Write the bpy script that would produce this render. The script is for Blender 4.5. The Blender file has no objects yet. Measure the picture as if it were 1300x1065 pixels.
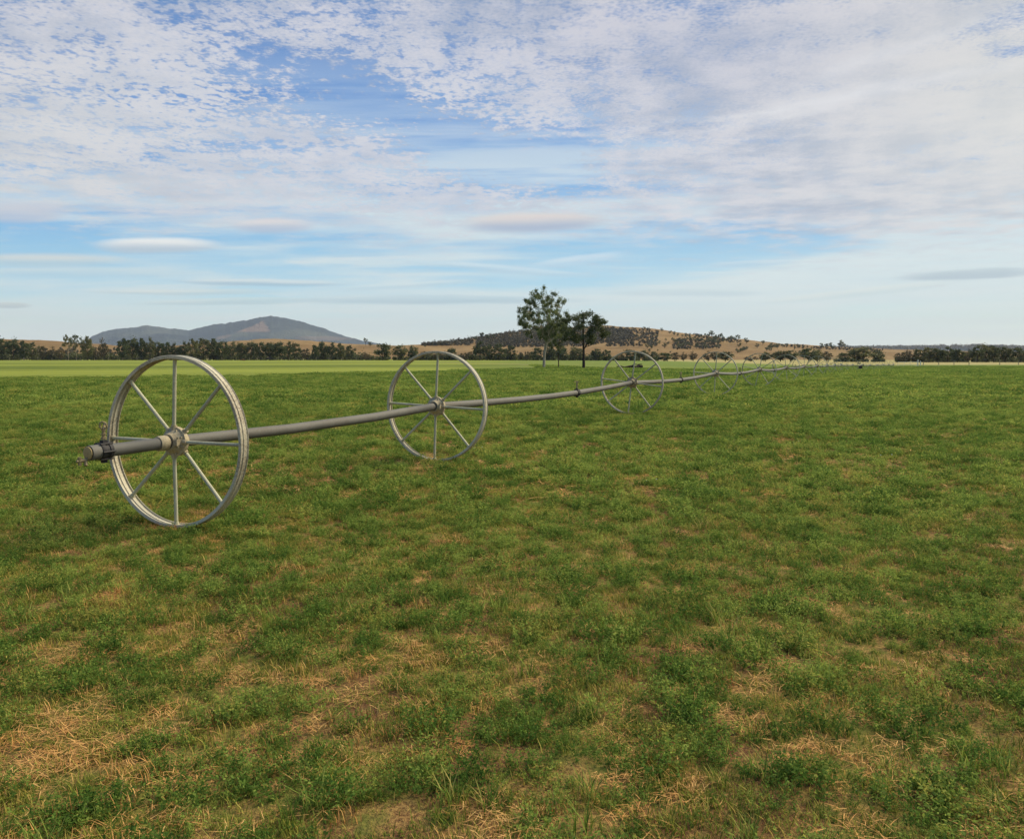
import bpy, bmesh, math, random
import numpy as np
from mathutils import Vector, Matrix

SC = bpy.context.scene
COL = SC.collection
PI = math.pi
CAMZ = 1.58
F = 1010.0
TH = math.atan(33.0 / F)
CT, ST = math.cos(TH), math.sin(TH)
R = np.random.RandomState
HOR = 454.5

# ------------------------------------------------------------------ helpers
def lin(r, g, b):
    f = lambda c: (c / 255 / 12.92) if c / 255 <= 0.04045 else ((c / 255 + 0.055) / 1.055) ** 2.4
    return (f(r), f(g), f(b), 1.0)

def _h(ix, iy, s):
    n = (ix.astype(np.int64) * 374761393 + iy.astype(np.int64) * 668265263 + s * 144665) & 0x7fffffff
    n = ((n ^ (n >> 13)) * 1274126177) & 0x7fffffff
    return ((n ^ (n >> 16)) & 0xffffff) / float(0xffffff)

def vnoise(x, y, s=0):
    x = np.asarray(x, float); y = np.asarray(y, float)
    ix = np.floor(x); iy = np.floor(y); fx = x - ix; fy = y - iy
    fx = fx * fx * (3 - 2 * fx); fy = fy * fy * (3 - 2 * fy)
    a = _h(ix, iy, s); b = _h(ix + 1, iy, s); c = _h(ix, iy + 1, s); d = _h(ix + 1, iy + 1, s)
    return (a * (1 - fx) + b * fx) * (1 - fy) + (c * (1 - fx) + d * fx) * fy

def fbm(x, y, o=4, s=0, g=0.5):
    t = 0; a = 1; n = 0
    for k in range(o):
        t = t + a * vnoise(x * 2 ** k + 17.3 * k, y * 2 ** k - 9.1 * k, s + k); n += a; a *= g
    return t / n

def sstep(a, b, x):
    t = np.clip((x - a) / (b - a), 0, 1); return t * t * (3 - 2 * t)

def mesh_from(name, V, Fc, tone=None, smooth=False, mats=()):
    """V (n,3); Fc (m,k) all faces of one size, or list"""
    me = bpy.data.meshes.new(name)
    V = np.asarray(V, np.float32)
    if isinstance(Fc, np.ndarray):
        m, k = Fc.shape
        me.vertices.add(len(V)); me.vertices.foreach_set('co', V.ravel())
        me.loops.add(m * k); me.loops.foreach_set('vertex_index', Fc.astype(np.int32).ravel())
        me.polygons.add(m); me.polygons.foreach_set('loop_start', np.arange(0, m * k, k, dtype=np.int32))
        me.update(calc_edges=True)
    else:
        me.from_pydata([tuple(v) for v in V], [], Fc); me.update()
    if tone is not None:
        at = me.attributes.new('tone', 'FLOAT', 'FACE'); at.data.foreach_set('value', np.asarray(tone, np.float32))
    if smooth:
        me.polygons.foreach_set('use_smooth', np.ones(len(me.polygons), bool))
    for m_ in mats: me.materials.append(m_)
    return me

def link(name, me, parent=None, loc=None):
    o = bpy.data.objects.new(name, me); COL.objects.link(o)
    if parent is not None: o.parent = parent
    if loc is not None: o.location = loc
    return o

def tag(o, label=None, cat=None, group=None, kind=None):
    if label: o['label'] = label
    if cat: o['category'] = cat
    if group: o['group'] = group
    if kind: o['kind'] = kind
    return o

class MB:
    """collects shapes for ONE mesh"""
    def __init__(s): s.v = []; s.f = []
    def add(s, vs, fs):
        b = len(s.v); s.v += [tuple(v) for v in vs]; s.f += [tuple(i + b for i in f) for f in fs]
    def tube(s, pts, rad, n=12, caps=True):
        pts = [Vector(p) for p in pts]
        if not hasattr(rad, '__len__'): rad = [rad] * len(pts)
        vs = []; fs = []
        prev = None
        for i, p in enumerate(pts):
            d = (pts[min(i + 1, len(pts) - 1)] - pts[max(i - 1, 0)]).normalized()
            if prev is None:
                a = d.cross(Vector((0, 0, 1)))
                if a.length < 0.05: a = d.cross(Vector((1, 0, 0)))
            else:
                a = prev - d * prev.dot(d)
            a.normalize(); prev = a; b = d.cross(a)
            for k in range(n):
                t = 2 * PI * k / n
                vs.append(p + a * (math.cos(t) * rad[i]) + b * (math.sin(t) * rad[i]))
        for i in range(len(pts) - 1):
            for k in range(n):
                k2 = (k + 1) % n
                fs.append((i * n + k, i * n + k2, (i + 1) * n + k2, (i + 1) * n + k))
        if caps:
            fs.append(tuple(range(n))[::-1]); fs.append(tuple((len(pts) - 1) * n + k for k in range(n)))
        s.add(vs, fs)
    def lathe(s, prof, n=32, close=True, M=None):
        """prof list of (axial y, radius); axis = local Y"""
        vs = []; fs = []
        for (a, r) in prof:
            for k in range(n):
                t = 2 * PI * k / n
                v = Vector((math.cos(t) * r, a, math.sin(t) * r))
                vs.append(M @ v if M else v)
        L = len(prof)
        for i in range(L if close else L - 1):
            j = (i + 1) % L
            for k in range(n):
                k2 = (k + 1) % n
                fs.append((i * n + k, i * n + k2, j * n + k2, j * n + k))
        s.add(vs, fs)
    def box(s, c, size, M=None):
        x, y, z = [d / 2 for d in size]
        vs = [Vector((sx * x, sy * y, sz * z)) for sx in (-1, 1) for sy in (-1, 1) for sz in (-1, 1)]
        if M: vs = [M @ v for v in vs]
        vs = [v + Vector(c) for v in vs]
        s.add(vs, [(0, 1, 3, 2), (4, 6, 7, 5), (0, 4, 5, 1), (2, 3, 7, 6), (0, 2, 6, 4), (1, 5, 7, 3)])
    def mesh(s, name, mat, smooth=True, ang=35):
        me = bpy.data.meshes.new(name); me.from_pydata(s.v, [], s.f); me.update()
        bm = bmesh.new(); bm.from_mesh(me); bmesh.ops.recalc_face_normals(bm, faces=bm.faces)
        if smooth:
            for f_ in bm.faces: f_.smooth = True
            for e in bm.edges:
                if len(e.link_faces) == 2 and e.calc_face_angle(0) > math.radians(ang): e.smooth = False
        bm.to_mesh(me); bm.free()
        if mat: me.materials.append(mat)
        return me
    def build(s, name, mat, parent=None, smooth=True, loc=None):
        return link(name, s.mesh(name, mat, smooth), parent, loc)

# ------------------------------------------------------------------ node helpers
class X:
    """a float socket with arithmetic"""
    nt = None
    def __init__(s, k): s.k = k
    @staticmethod
    def m(op, *a, clamp=False):
        n = X.nt.nodes.new('ShaderNodeMath'); n.operation = op; n.use_clamp = clamp
        for i, q in enumerate(a):
            if isinstance(q, X): X.nt.links.new(q.k, n.inputs[i])
            else: n.inputs[i].default_value = float(q)
        return X(n.outputs[0])
    def __add__(s, o): return X.m('ADD', s, o)
    __radd__ = __add__
    def __sub__(s, o): return X.m('SUBTRACT', s, o)
    def __rsub__(s, o): return X.m('SUBTRACT', o, s)
    def __mul__(s, o): return X.m('MULTIPLY', s, o)
    __rmul__ = __mul__
    def __truediv__(s, o): return X.m('DIVIDE', s, o)
    def ss(s, a, b, lo=0.0, hi=1.0):
        n = X.nt.nodes.new('ShaderNodeMapRange'); n.interpolation_type = 'SMOOTHSTEP'
        X.nt.links.new(s.k, n.inputs[0])
        n.inputs[1].default_value = a; n.inputs[2].default_value = b; n.inputs[3].default_value = lo; n.inputs[4].default_value = hi
        return X(n.outputs[0])
    def clamp(s): return X.m('ADD', s, 0.0, clamp=True)
    def exp(s): return X.m('EXPONENT', s)
    def max(s, o): return X.m('MAXIMUM', s, o)
    def min(s, o): return X.m('MINIMUM', s, o)

def vec(x, y, z=0.0):
    n = X.nt.nodes.new('ShaderNodeCombineXYZ')
    for i, q in enumerate((x, y, z)):
        if isinstance(q, X): X.nt.links.new(q.k, n.inputs[i])
        else: n.inputs[i].default_value = q
    return n.outputs[0]
def sep(sock):
    n = X.nt.nodes.new('ShaderNodeSeparateXYZ'); X.nt.links.new(sock, n.inputs[0]); return [X(o) for o in n.outputs]
def noise(v, scale, detail=4, rough=0.5, dist=0.0, col=False):
    n = X.nt.nodes.new('ShaderNodeTexNoise')
    if v is not None: X.nt.links.new(v, n.inputs['Vector'])
    n.inputs['Scale'].default_value = scale; n.inputs['Detail'].default_value = detail
    n.inputs['Roughness'].default_value = rough; n.inputs['Distortion'].default_value = dist
    return n.outputs['Color'] if col else X(n.outputs['Fac'])
def voro(v, scale, feature='F1', rnd=1.0, smooth=None):
    n = X.nt.nodes.new('ShaderNodeTexVoronoi'); n.feature = feature
    X.nt.links.new(v, n.inputs['Vector']); n.inputs['Scale'].default_value = scale; n.inputs['Randomness'].default_value = rnd
    if smooth is not None and feature == 'SMOOTH_F1': n.inputs['Smoothness'].default_value = smooth
    return X(n.outputs['Distance'])
def mix(f, a, b):
    n = X.nt.nodes.new('ShaderNodeMix'); n.data_type = 'RGBA'; n.clamp_factor = True
    ins = [n.inputs[0], n.inputs[6], n.inputs[7]]
    for i, q in enumerate((f, a, b)):
        if isinstance(q, X): X.nt.links.new(q.k, ins[i])
        elif hasattr(q, 'is_linked'): X.nt.links.new(q, ins[i])
        else: ins[i].default_value = q
    return n.outputs[2]
def attr(name, kind='GEOMETRY'):
    n = X.nt.nodes.new('ShaderNodeAttribute'); n.attribute_name = name; n.attribute_type = kind
    return n

def material(name, fn, rough=0.8, spec=0.3, metal=0.0):
    """fn() -> colour socket, optional dict(bump=(X,strength,dist), rough=X)"""
    m = bpy.data.materials.new(name); m.use_nodes = True; nt = m.node_tree; X.nt = nt
    b = nt.nodes['Principled BSDF']
    b.inputs['Roughness'].default_value = rough; b.inputs['Specular IOR Level'].default_value = spec
    b.inputs['Metallic'].default_value = metal
    c, ex = fn()
    nt.links.new(c, b.inputs['Base Color'])
    if 'rough' in ex: nt.links.new(ex['rough'].k, b.inputs['Roughness'])
    if 'bump' in ex:
        bn = nt.nodes.new('ShaderNodeBump'); bn.inputs['Strength'].default_value = ex['bump'][1]; bn.inputs['Distance'].default_value = ex['bump'][2]
        nt.links.new(ex['bump'][0].k, bn.inputs['Height']); nt.links.new(bn.outputs[0], b.inputs['Normal'])
    if 'trans' in ex:
        tr = nt.nodes.new('ShaderNodeBsdfTranslucent'); nt.links.new(c, tr.inputs[0])
        mx = nt.nodes.new('ShaderNodeMixShader'); mx.inputs[0].default_value = ex['trans']
        nt.links.new(b.outputs[0], mx.inputs[1]); nt.links.new(tr.outputs[0], mx.inputs[2])
        nt.links.new(mx.outputs[0], nt.nodes['Material Output'].inputs[0])
    return m
def geo(out='Position'):
    return X.nt.nodes.new('ShaderNodeNewGeometry').outputs[out]
def objc():
    return X.nt.nodes.new('ShaderNodeTexCoord').outputs['Object']
def orand():
    return X(X.nt.nodes.new('ShaderNodeObjectInfo').outputs['Random'])

# ------------------------------------------------------------------ terrain
YL = [0, 7.5, 11.8, 20, 30, 48, 60, 100, 200, 450, 1000, 20000]
HL = [1.61, 1.612, 1.53, 1.456, 1.405, 1.405, 1.41, 1.42, 1.42, 1.30, 1.2, 1.2]
YR = [0, 7.5, 11.8, 20, 30, 48, 58, 69, 98, 130, 160, 205, 350, 1000, 20000]
HR = [1.61, 1.612, 1.53, 1.456, 1.405, 1.405, 1.43, 1.47, 1.68, 1.98, 2.15, 2.0, 1.9, 1.9, 1.9]
def ground(x, y, micro=True):
    x = np.asarray(x, float); y = np.asarray(y, float)
    yy = np.maximum(y, 0.01); u = np.clip(x / np.maximum(y, 1.0), -2, 2)
    w = sstep(0.0, 0.36, u)
    H = np.interp(yy, YL, HL) * (1 - w) + np.interp(yy, YR, HR) * w
    z = CAMZ - H
    if micro:
        r = np.hypot(x, y)
        z = z + (fbm(x * 0.9, y * 0.9, 3, 5) - 0.5) * 0.07 * (1 - sstep(30, 90, r))
    return z
def gz(x, y): return float(ground(x, y))
def U(px): return (px - 650.0) / F
def at(px, y, dz=0.0):
    x = U(px) * y; return Vector((x, y, gz(x, y) + dz))
def pz(py, y):            # world z seen at image row py at forward distance y
    v = (487.5 - py) / F
    return CAMZ + y * (v * CT - ST) / (CT + v * ST)

# hills
HX = [-900, -300, -60, 0, 30, 80, 110, 150, 200, 300, 350, 400, 450, 500, 530, 560, 600, 640, 680, 720, 760, 800, 830, 870, 900, 950, 1000, 1060, 1100, 1150, 1250, 1350, 1700, 2300]
HE = [12, 20, 24, 24, 23, 20, 17, 14, 14, 21.5, 22.5, 20, 17.5, 15.5, 16.5, 19.5, 24.5, 30.5, 36.5, 39, 40, 39, 36, 30.5, 27, 21.5, 16.5, 13, 11.5, 9, 7, 8, 10, 6]
def hill_e(px): return np.interp(px, HX, HE)
def hill_yc(px): return 1000 + 400 * sstep(480, 700, px)
HY0 = 620.0
def hill_z(px, y):
    px = np.asarray(px, float); y = np.asarray(y, float)
    e = hill_e(px) + (fbm(px / 22.0, px * 0 + 3.1, 3, 11) - 0.5) * 1.6
    yc = hill_yc(px); top = e / F * yc + 0
    t = (y - HY0) / (yc - HY0)
    bench = 0.30 * sstep(0.0, 0.42, t) + 0.70 * sstep(0.35, 1.05, t)
    smooth_ = sstep(-0.05, 1.0, t)
    wb = sstep(520, 580, px) * (1 - sstep(760, 860, px))
    s = bench * wb + smooth_ * (1 - wb)
    s = np.where(t > 1, 1 - 0.55 * sstep(1.0, 2.3, t), s)
    x = U(px) * y
    z = (CAMZ - 4.5) + (top + 4.5) * s
    z = z + (fbm(x / 90.0, y / 90.0, 4, 21) - 0.5) * 9.0 * sstep(0.02, 0.3, t) * (1 - sstep(0.75, 1.0, t) * (t <= 1))
    return z
def hill_hit(px, py):
    ys = np.linspace(HY0, float(hill_yc(px)) * 1.02, 400)
    zz = hill_z(np.full(400, px), ys)
    want = np.array([pz(py, q) for q in ys])
    k = np.where(zz >= want)[0]
    i = int(k[0]) if len(k) else int(np.argmax(zz / ys))
    return Vector((U(px) * ys[i], ys[i], zz[i]))

# ------------------------------------------------------------------ materials
def m_soil():
    P = geo(); x, y, z = sep(P)
    n1 = noise(P, 0.9, 6, 0.6); n2 = noise(P, 9, 5, 0.65); n3 = noise(P, 55, 4, 0.7); n4 = noise(P, 0.16, 3, 0.5)
    soil = mix(n2, lin(78, 56, 36), lin(126, 92, 60))
    straw = mix(n3, lin(130, 100, 55), lin(186, 150, 92))
    c = mix((n1 * 0.6 + n3 * 0.5).ss(0.47, 0.62), soil, straw)
    weed = mix(n3, lin(66, 84, 34), lin(112, 122, 52))
    c = mix((n2 * 0.5 + n1 * 0.5).ss(0.44, 0.60) * 0.8, c, weed)
    # lucerne ground cover thickens away from the grazed corner
    dist = X.m('SQRT', x * x + y * y)
    nf = noise(P, 0.55, 5, 0.62); nff = noise(P, 3.2, 5, 0.7); nL = noise(P, 0.035, 4, 0.55)
    gr = mix(nff, lin(70, 90, 32), lin(116, 132, 52))
    gr = mix((nf * 1.0).ss(0.35, 0.68), gr, lin(100, 118, 44))
    gr = mix(nL.ss(0.35, 0.7) * 0.5, gr, lin(122, 134, 58))
    gr = mix((nff * 0.7 + n4 * 0.4).ss(0.56, 0.70) * 0.7, gr, lin(146, 122, 70))
    cover = (dist + (n1 - 0.5) * 14).ss(10, 60)
    c = mix(cover, c, gr)
    # lighter pasture beyond the crop on the left: beyond a bent edge
    w = (noise(P, 0.12, 3) - 0.5) * 2.5
    d1 = y - 58.5 - (x + 25) * 0.40 + w
    d2 = y - 66 - (x + 18) * 1.75 + w
    past = d1.ss(-3.0, 4.0) * d2.ss(-4.0, 6.0) * (x + 0.0).ss(6, -10)
    band = X.m('SINE', (y - x * 0.5) / 17.0 + noise(P, 0.01, 2) * 4)
    sx = vec(x * 0.05, y * 0.22, 0.0)
    pl = mix((noise(sx, 1.0, 4, 0.6) * 0.8 + band * 0.16).ss(0.2, 0.65), mix(noise(P, 0.5, 4, 0.7).ss(0.35, 0.65), lin(82, 98, 34), lin(104, 114, 42)), lin(134, 142, 56))
    pl = mix(y.ss(160, 420), pl, lin(126, 134, 54))
    c = mix(past, c, pl)
    far = y.ss(120, 210) * (x).ss(0, 60)
    c = mix(far * 0.35, c, lin(100, 122, 54))
    # dry verge in front of the right hand trees
    ver = (y + (noise(P, 0.03, 2) - 0.5) * 10).ss(228, 236) * x.ss(70, 95)
    c = mix(ver, c, mix(n1, lin(166, 156, 104), lin(150, 140, 84)))
    b = n2 * 0.5 + n3 * 0.6 + nff * 0.6 * cover
    return c, dict(bump=(b, 0.9, 0.04))
M_SOIL = material('field_soil', m_soil, 0.95, 0.1)

def leafmat(name, dark, mid, light, dry=None, trans=0.35, dryamt=0.0, sc=0.8):
    def fn():
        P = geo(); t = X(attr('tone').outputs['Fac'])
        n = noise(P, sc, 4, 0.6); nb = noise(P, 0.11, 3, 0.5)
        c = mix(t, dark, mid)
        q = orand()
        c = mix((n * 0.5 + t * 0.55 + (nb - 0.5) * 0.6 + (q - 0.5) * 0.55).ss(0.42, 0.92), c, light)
        c = mix(q.ss(0.30, 0.0) * 0.55, c, dark)
        if dry is not None:
            c = mix((noise(P, 1.7, 4, 0.6) + (t - 0.5) * 0.5).ss(0.60, 0.80) * dryamt, c, dry)
        return c, dict(trans=trans)
    return material(name, fn, 0.8, 0.12)
M_LUC = leafmat('lucerne_leaf', lin(64, 92, 36), lin(110, 142, 58), lin(158, 174, 82), lin(184, 172, 84), 0.48, 0.85, 1.6)
M_WEED = leafmat('weed_leaf', lin(100, 114, 42), lin(144, 150, 60), lin(182, 170, 84), lin(200, 162, 92), 0.35, 0.9)
M_BLADE = leafmat('grass_blade', lin(84, 110, 38), lin(120, 146, 56), lin(160, 174, 84), lin(200, 174, 104), 0.38, 0.7)
def m_straw():
    P = geo(); t = X(attr('tone').outputs['Fac']); n = noise(P, 2.0, 3)
    c = mix(t, lin(150, 108, 58), lin(216, 174, 106)); c = mix(n.ss(0.4, 0.7) * 0.6, c, lin(196, 138, 74)); return c, {}
M_STRAW = material('dry_straw', m_straw, 0.8, 0.2)
M_PETAL = material('petal_white', lambda: (mix(noise(geo(), 9), lin(225, 225, 220), lin(240, 240, 235)), {}), 0.6)

def m_hill():
    P = geo(); x, y, z = sep(P)
    n1 = noise(P, 0.012, 5, 0.6); n2 = noise(P, 0.05, 5, 0.65); n3 = noise(P, 0.004, 3)
    st = noise(vec(x * 0.004, y * 0.004, z * 0.09), 1.0, 4, 0.6)
    c = mix(n1, lin(104, 84, 54), lin(140, 114, 76))
    c = mix(st.ss(0.45, 0.65) * 0.5, c, lin(154, 130, 90))
    c = mix(n2.ss(0.52, 0.72) * 0.6, c, lin(96, 78, 52))
    c = mix(n3.ss(0.5, 0.7) * 0.3, c, lin(110, 98, 62))
    return c, dict(bump=(n2, 0.6, 4.0))
M_HILL = material('dry_hill_grass', m_hill, 0.95, 0.05)

def m_mount():
    P = geo(); x, y, z = sep(P)
    n1 = noise(P, 0.0016, 5, 0.6); n2 = noise(P, 0.02, 4, 0.7)
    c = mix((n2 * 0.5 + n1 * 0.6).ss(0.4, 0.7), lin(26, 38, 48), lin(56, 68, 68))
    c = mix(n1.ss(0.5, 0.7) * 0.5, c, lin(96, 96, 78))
    # bare grazed face below the summit and a lower spur
    def bl(px, py, w, h, yy):
        cx = U(px) * yy; cz = pz(py, yy)
        a = (x - cx) / (w / F * yy); b = (z - cz) / (h / F * yy)
        return X.m('SQRT', a * a + b * b) + (noise(P, 0.006, 4, 0.6) - 0.5) * 1.1
    cx = U(346) * 8700; zt = pz(408.5, 8700); zb = pz(425, 8700); hh = (zt - z) / (zt - zb)
    t = (X.m('ABSOLUTE', x - cx - hh * 30) / (24.0 / F * 8700) - hh + (noise(P, 0.006, 4, 0.6) - 0.5) * 0.8).ss(0.10, -0.15) * hh.ss(1.05, 0.85)
    t = t.max(bl(318, 430, 12, 3.2, 8500).ss(1.2, 0.7) * 0.7).max(bl(425, 431, 26, 3.5, 8500).ss(1.2, 0.6) * 0.45)
    c = mix(t * 0.6, c, lin(150, 120, 98))
    return c, dict(bump=(n2, 1.0, 30.0))
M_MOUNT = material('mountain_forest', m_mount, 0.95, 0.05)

def treemat(name, a, b, c3, trans=0.2):
    def fn():
        P = objc(); t = X(attr('tone').outputs['Fac']); r = orand()
        c = mix(t, a, b)
        c = mix((noise(P, 3.0, 3) + (r - 0.5) * 0.5).ss(0.5, 0.8), c, c3)
        return c, dict(trans=trans)
    return material(name, fn, 0.6, 0.25)
M_GUM = treemat('gum_leaves', lin(62, 74, 46), lin(104, 116, 72), lin(132, 140, 90), 0.42)
M_DARKTREE = treemat('dark_tree_leaves', lin(56, 66, 40), lin(92, 100, 60), lin(116, 114, 72), 0.38)
M_BROWNTREE = treemat('brown_tree_leaves', lin(64, 60, 38), lin(92, 84, 52), lin(116, 98, 64), 0.15)
def m_bark(a, b):
    def fn():
        P = objc(); x, y, z = sep(P)
        n = noise(vec(x * 3, y * 3, z * 0.6), 2.0, 5, 0.6)
        return mix(n.ss(0.3, 0.7), a, b), dict(bump=(n, 0.5, 0.03))
    return fn
M_PALEBARK = material('pale_bark', m_bark(lin(120, 104, 84), lin(190, 178, 156)), 0.85)
M_DARKBARK = material('dark_bark', m_bark(lin(40, 34, 28), lin(82, 70, 58)), 0.9)

def metal(name, a, b, dirt, metalv, rough, spots=None, amt=0.5):
    def fn():
        P = objc(); G = geo()
        n = noise(G, 6, 5, 0.6); n2 = noise(G, 60, 4, 0.7); n3 = noise(G, 1.3, 3)
        c = mix(n, a, b)
        c = mix((n2 * 0.6 + n3 * 0.5).ss(0.50, 0.72) * amt, c, dirt)
        if spots: c = mix((noise(G, 22, 5, 0.7)).ss(0.62, 0.74) * 0.7, c, spots)
        return c, dict(bump=(n2, 0.25, 0.004), rough=(n * 0.25 + rough - 0.12))
    return material(name, fn, rough, 0.5, metalv)
M_PIPE = metal('weathered_aluminium', lin(82, 81, 75), lin(118, 116, 106), lin(84, 73, 55), 0.1, 0.74)
M_RIM = metal('galvanised_rim', lin(160, 155, 132), lin(218, 210, 182), lin(112, 98, 76), 0.08, 0.75, lin(104, 78, 54), 0.8)
M_SPOKE = metal('galvanised_spoke', lin(152, 151, 124), lin(202, 200, 168), lin(122, 114, 92), 0.1, 0.68)
M_HUB = metal('dusty_cast_hub', lin(156, 144, 114), lin(196, 184, 150), lin(110, 92, 66), 0.1, 0.75, lin(112, 78, 52), 0.7)
M_BLACK = metal('black_rubber', lin(22, 22, 22), lin(48, 46, 44), lin(80, 72, 60), 0.0, 0.7, None, 0.35)
M_BRASS = metal('dull_brass', lin(112, 100, 70), lin(158, 142, 104), lin(84, 74, 54), 0.3, 0.6)
M_PLUG = metal('ochre_plug', lin(150, 130, 84), lin(178, 156, 104), lin(112, 96, 62), 0.1, 0.7)
M_WHITE = metal('whitewashed_timber', lin(210, 206, 190), lin(232, 228, 214), lin(160, 150, 128), 0.0, 0.8)
M_POST = metal('weathered_post', lin(120, 108, 90), lin(168, 156, 134), lin(90, 78, 62), 0.0, 0.9)
M_COW = material('black_hide', lambda: (mix(noise(objc(), 5), lin(16, 14, 13), lin(34, 30, 27)), {}), 0.7)
M_LOG = material('charred_log', m_bark(lin(26, 22, 20), lin(66, 56, 46)), 0.9)
M_LOGB = material('brown_log', m_bark(lin(70, 52, 36), lin(120, 92, 64)), 0.9)
def m_track():
    P = geo(); n = noise(P, 1.5, 5, 0.6)
    return mix(n, lin(150, 138, 92), lin(196, 180, 132)), dict(bump=(n, 0.5, 0.03))
M_TRACK = material('dry_track', m_track, 0.95, 0.1)

# ------------------------------------------------------------------ ground mesh
def build_ground():
    az = np.concatenate([np.arange(-180, -46, 4.0), np.arange(-46, 46, 0.2), np.arange(46, 180, 4.0)])
    az = np.radians(az); n = len(az)
    r = [0.35]
    while r[-1] < 14000: r.append(r[-1] * 1.0155 if r[-1] > 1 else r[-1] + 0.08)
    r = np.array(r)
    A, Rr = np.meshgrid(az, r)
    x = Rr * np.sin(A); y = Rr * np.cos(A)
    V = np.stack([x, y, ground(x, y)], -1).reshape(-1, 3)
    m = len(r)
    i = np.arange(m - 1)[:, None]; j = np.arange(n)[None, :]; j2 = (j + 1) % n
    Fq = np.stack([i * n + j, (i + 1) * n + j, (i + 1) * n + j2, i * n + j2], -1).reshape(-1, 4)
    V = np.vstack([V, [[0, 0, gz(0, 0)]]])
    me = mesh_from('field', V, Fq[:, ::-1], smooth=True, mats=[M_SOIL])
    o = link('field', me); tag(o, kind='structure')
    # close the centre
    bm = bmesh.new(); bm.from_mesh(me); bm.verts.ensure_lookup_table()
    c = bm.verts[len(V) - 1]
    for k in range(n): bm.faces.new((c, bm.verts[(k + 1) % n], bm.verts[k])).smooth = True
    bmesh.ops.recalc_face_normals(bm, faces=bm.faces)
    bm.to_mesh(me); bm.free()
    if me.polygons[1000].normal.z < 0: me.flip_normals()
build_ground()

def grid_sheet(name, PXs, Ys, zf, mat, kind='structure'):
    A, B = np.meshgrid(PXs, Ys)
    Z = zf(A, B); V = np.stack([U(A) * B, B, Z], -1).reshape(-1, 3)
    n = len(PXs); m = len(Ys)
    i = np.arange(m - 1)[:, None]; j = np.arange(n - 1)[None, :]
    Fq = np.stack([i * n + j, i * n + j + 1, (i + 1) * n + j + 1, (i + 1) * n + j], -1).reshape(-1, 4)
    o = link(name, mesh_from(name, V, Fq, smooth=True, mats=[mat])); tag(o, kind=kind); return o
def hz_ext(px, y): return hill_z(px, y)
grid_sheet('hills', np.arange(-900, 2300, 2.0), np.arange(HY0, 2300, 14.0), hz_ext, M_HILL)

MX = [-100, 60, 100, 110, 118, 130, 150, 170, 187, 197, 215, 240, 252, 268, 285, 300, 320, 335, 345, 360, 380, 400, 415, 430, 445, 460, 480, 520, 600, 900]
MY = [454, 446, 437, 433, 427, 421.5, 417.5, 416, 413.3, 415, 417, 419.5, 417, 412.8, 411.2, 409.3, 406, 403, 401.2, 403.6, 408, 413.5, 418.5, 424, 429, 432.5, 436, 441, 446, 452]
def mount_z(px, y):
    e = HOR - np.interp(px, MX, MY) + (fbm(px / 7.0, px * 0, 4, 31, .65) - 0.5) * 2.6
    yc = 9000.0; t = (y - 6800) / (yc - 6800)
    s = np.where(t < 1, sstep(-0.25, 1.0, t), 1 - sstep(1.0, 2.4, t))
    x = U(px) * y
    return CAMZ - 30 + (e / F * yc + 30) * s + (fbm(x / 700.0, y / 700.0, 5, 41) - 0.5) * 300 * sstep(0, 0.3, t) * (1 - sstep(0.35, 0.8, t)) * np.clip(e / 40, 0, 1)
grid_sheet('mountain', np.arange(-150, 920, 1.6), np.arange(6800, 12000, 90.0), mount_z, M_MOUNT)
RX = [300, 420, 470, 560, 1000, 1060, 1100, 1160, 1200, 1240, 1300, 1400, 1700, 2200]
RE = [4, 10, 15, 14, 10, 13.2, 13.0, 13.8, 14.5, 15, 14, 12, 14, 8]
def ridge_z(px, y):
    e = np.interp(px, RX, RE) + (fbm(px / 6.0, px * 0, 3, 51) - 0.5) * 1.2
    t = (y - 3300) / 1200.0
    s = np.where(t < 1, sstep(-0.2, 1.0, t), 1 - sstep(1.0, 2.4, t))
    return CAMZ - 20 + (e / F * 4500.0 + 20) * s
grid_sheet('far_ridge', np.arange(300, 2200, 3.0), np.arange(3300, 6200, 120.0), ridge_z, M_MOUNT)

def strip(name, pts, wid, mat):
    P = []
    for a, b in zip(pts[:-1], pts[1:]):
        n = max(2, int((Vector(b) - Vector(a)).length / 2.0))
        for k in range(n): P.append(Vector(a).lerp(Vector(b), k / n))
    P.append(Vector(pts[-1]))
    V = []; Fq = []
    for i, p in enumerate(P):
        d = (P[min(i + 1, len(P) - 1)] - P[max(i - 1, 0)]).normalized(); nrm = Vector((-d.y, d.x))
        w = wid * (0.8 + 0.4 * float(vnoise(i * 0.3, 0.5)))
        for s in (-1, 0, 1):
            q = p + nrm * (w * s / 2); V.append((q.x, q.y, gz(q.x, q.y) + 0.05))
        if i: 
            b = (i - 1) * 3
            Fq += [(b, b + 1, b + 4, b + 3), (b + 1, b + 2, b + 5, b + 4)]
    me = bpy.data.meshes.new(name); me.from_pydata(V, [], Fq); me.materials.append(mat); me.update()
    if me.polygons[0].normal.z < 0: me.flip_normals()
    return tag(link(name, me), kind='structure')
def gp(px, y): return (U(px) * y, y)
strip('track', [gp(560, 235), gp(650, 178), gp(700, 150), gp(745, 124), gp(800, 118), gp(850, 120), gp(905, 122), gp(950, 140), gp(1000, 190), gp(1030, 260)], 1.7, M_TRACK)
strip('path', [gp(1127, 190), gp(1140, 214), gp(1200, 216), gp(1300, 217), gp(1400, 218)], 1.6, M_TRACK)

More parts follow.
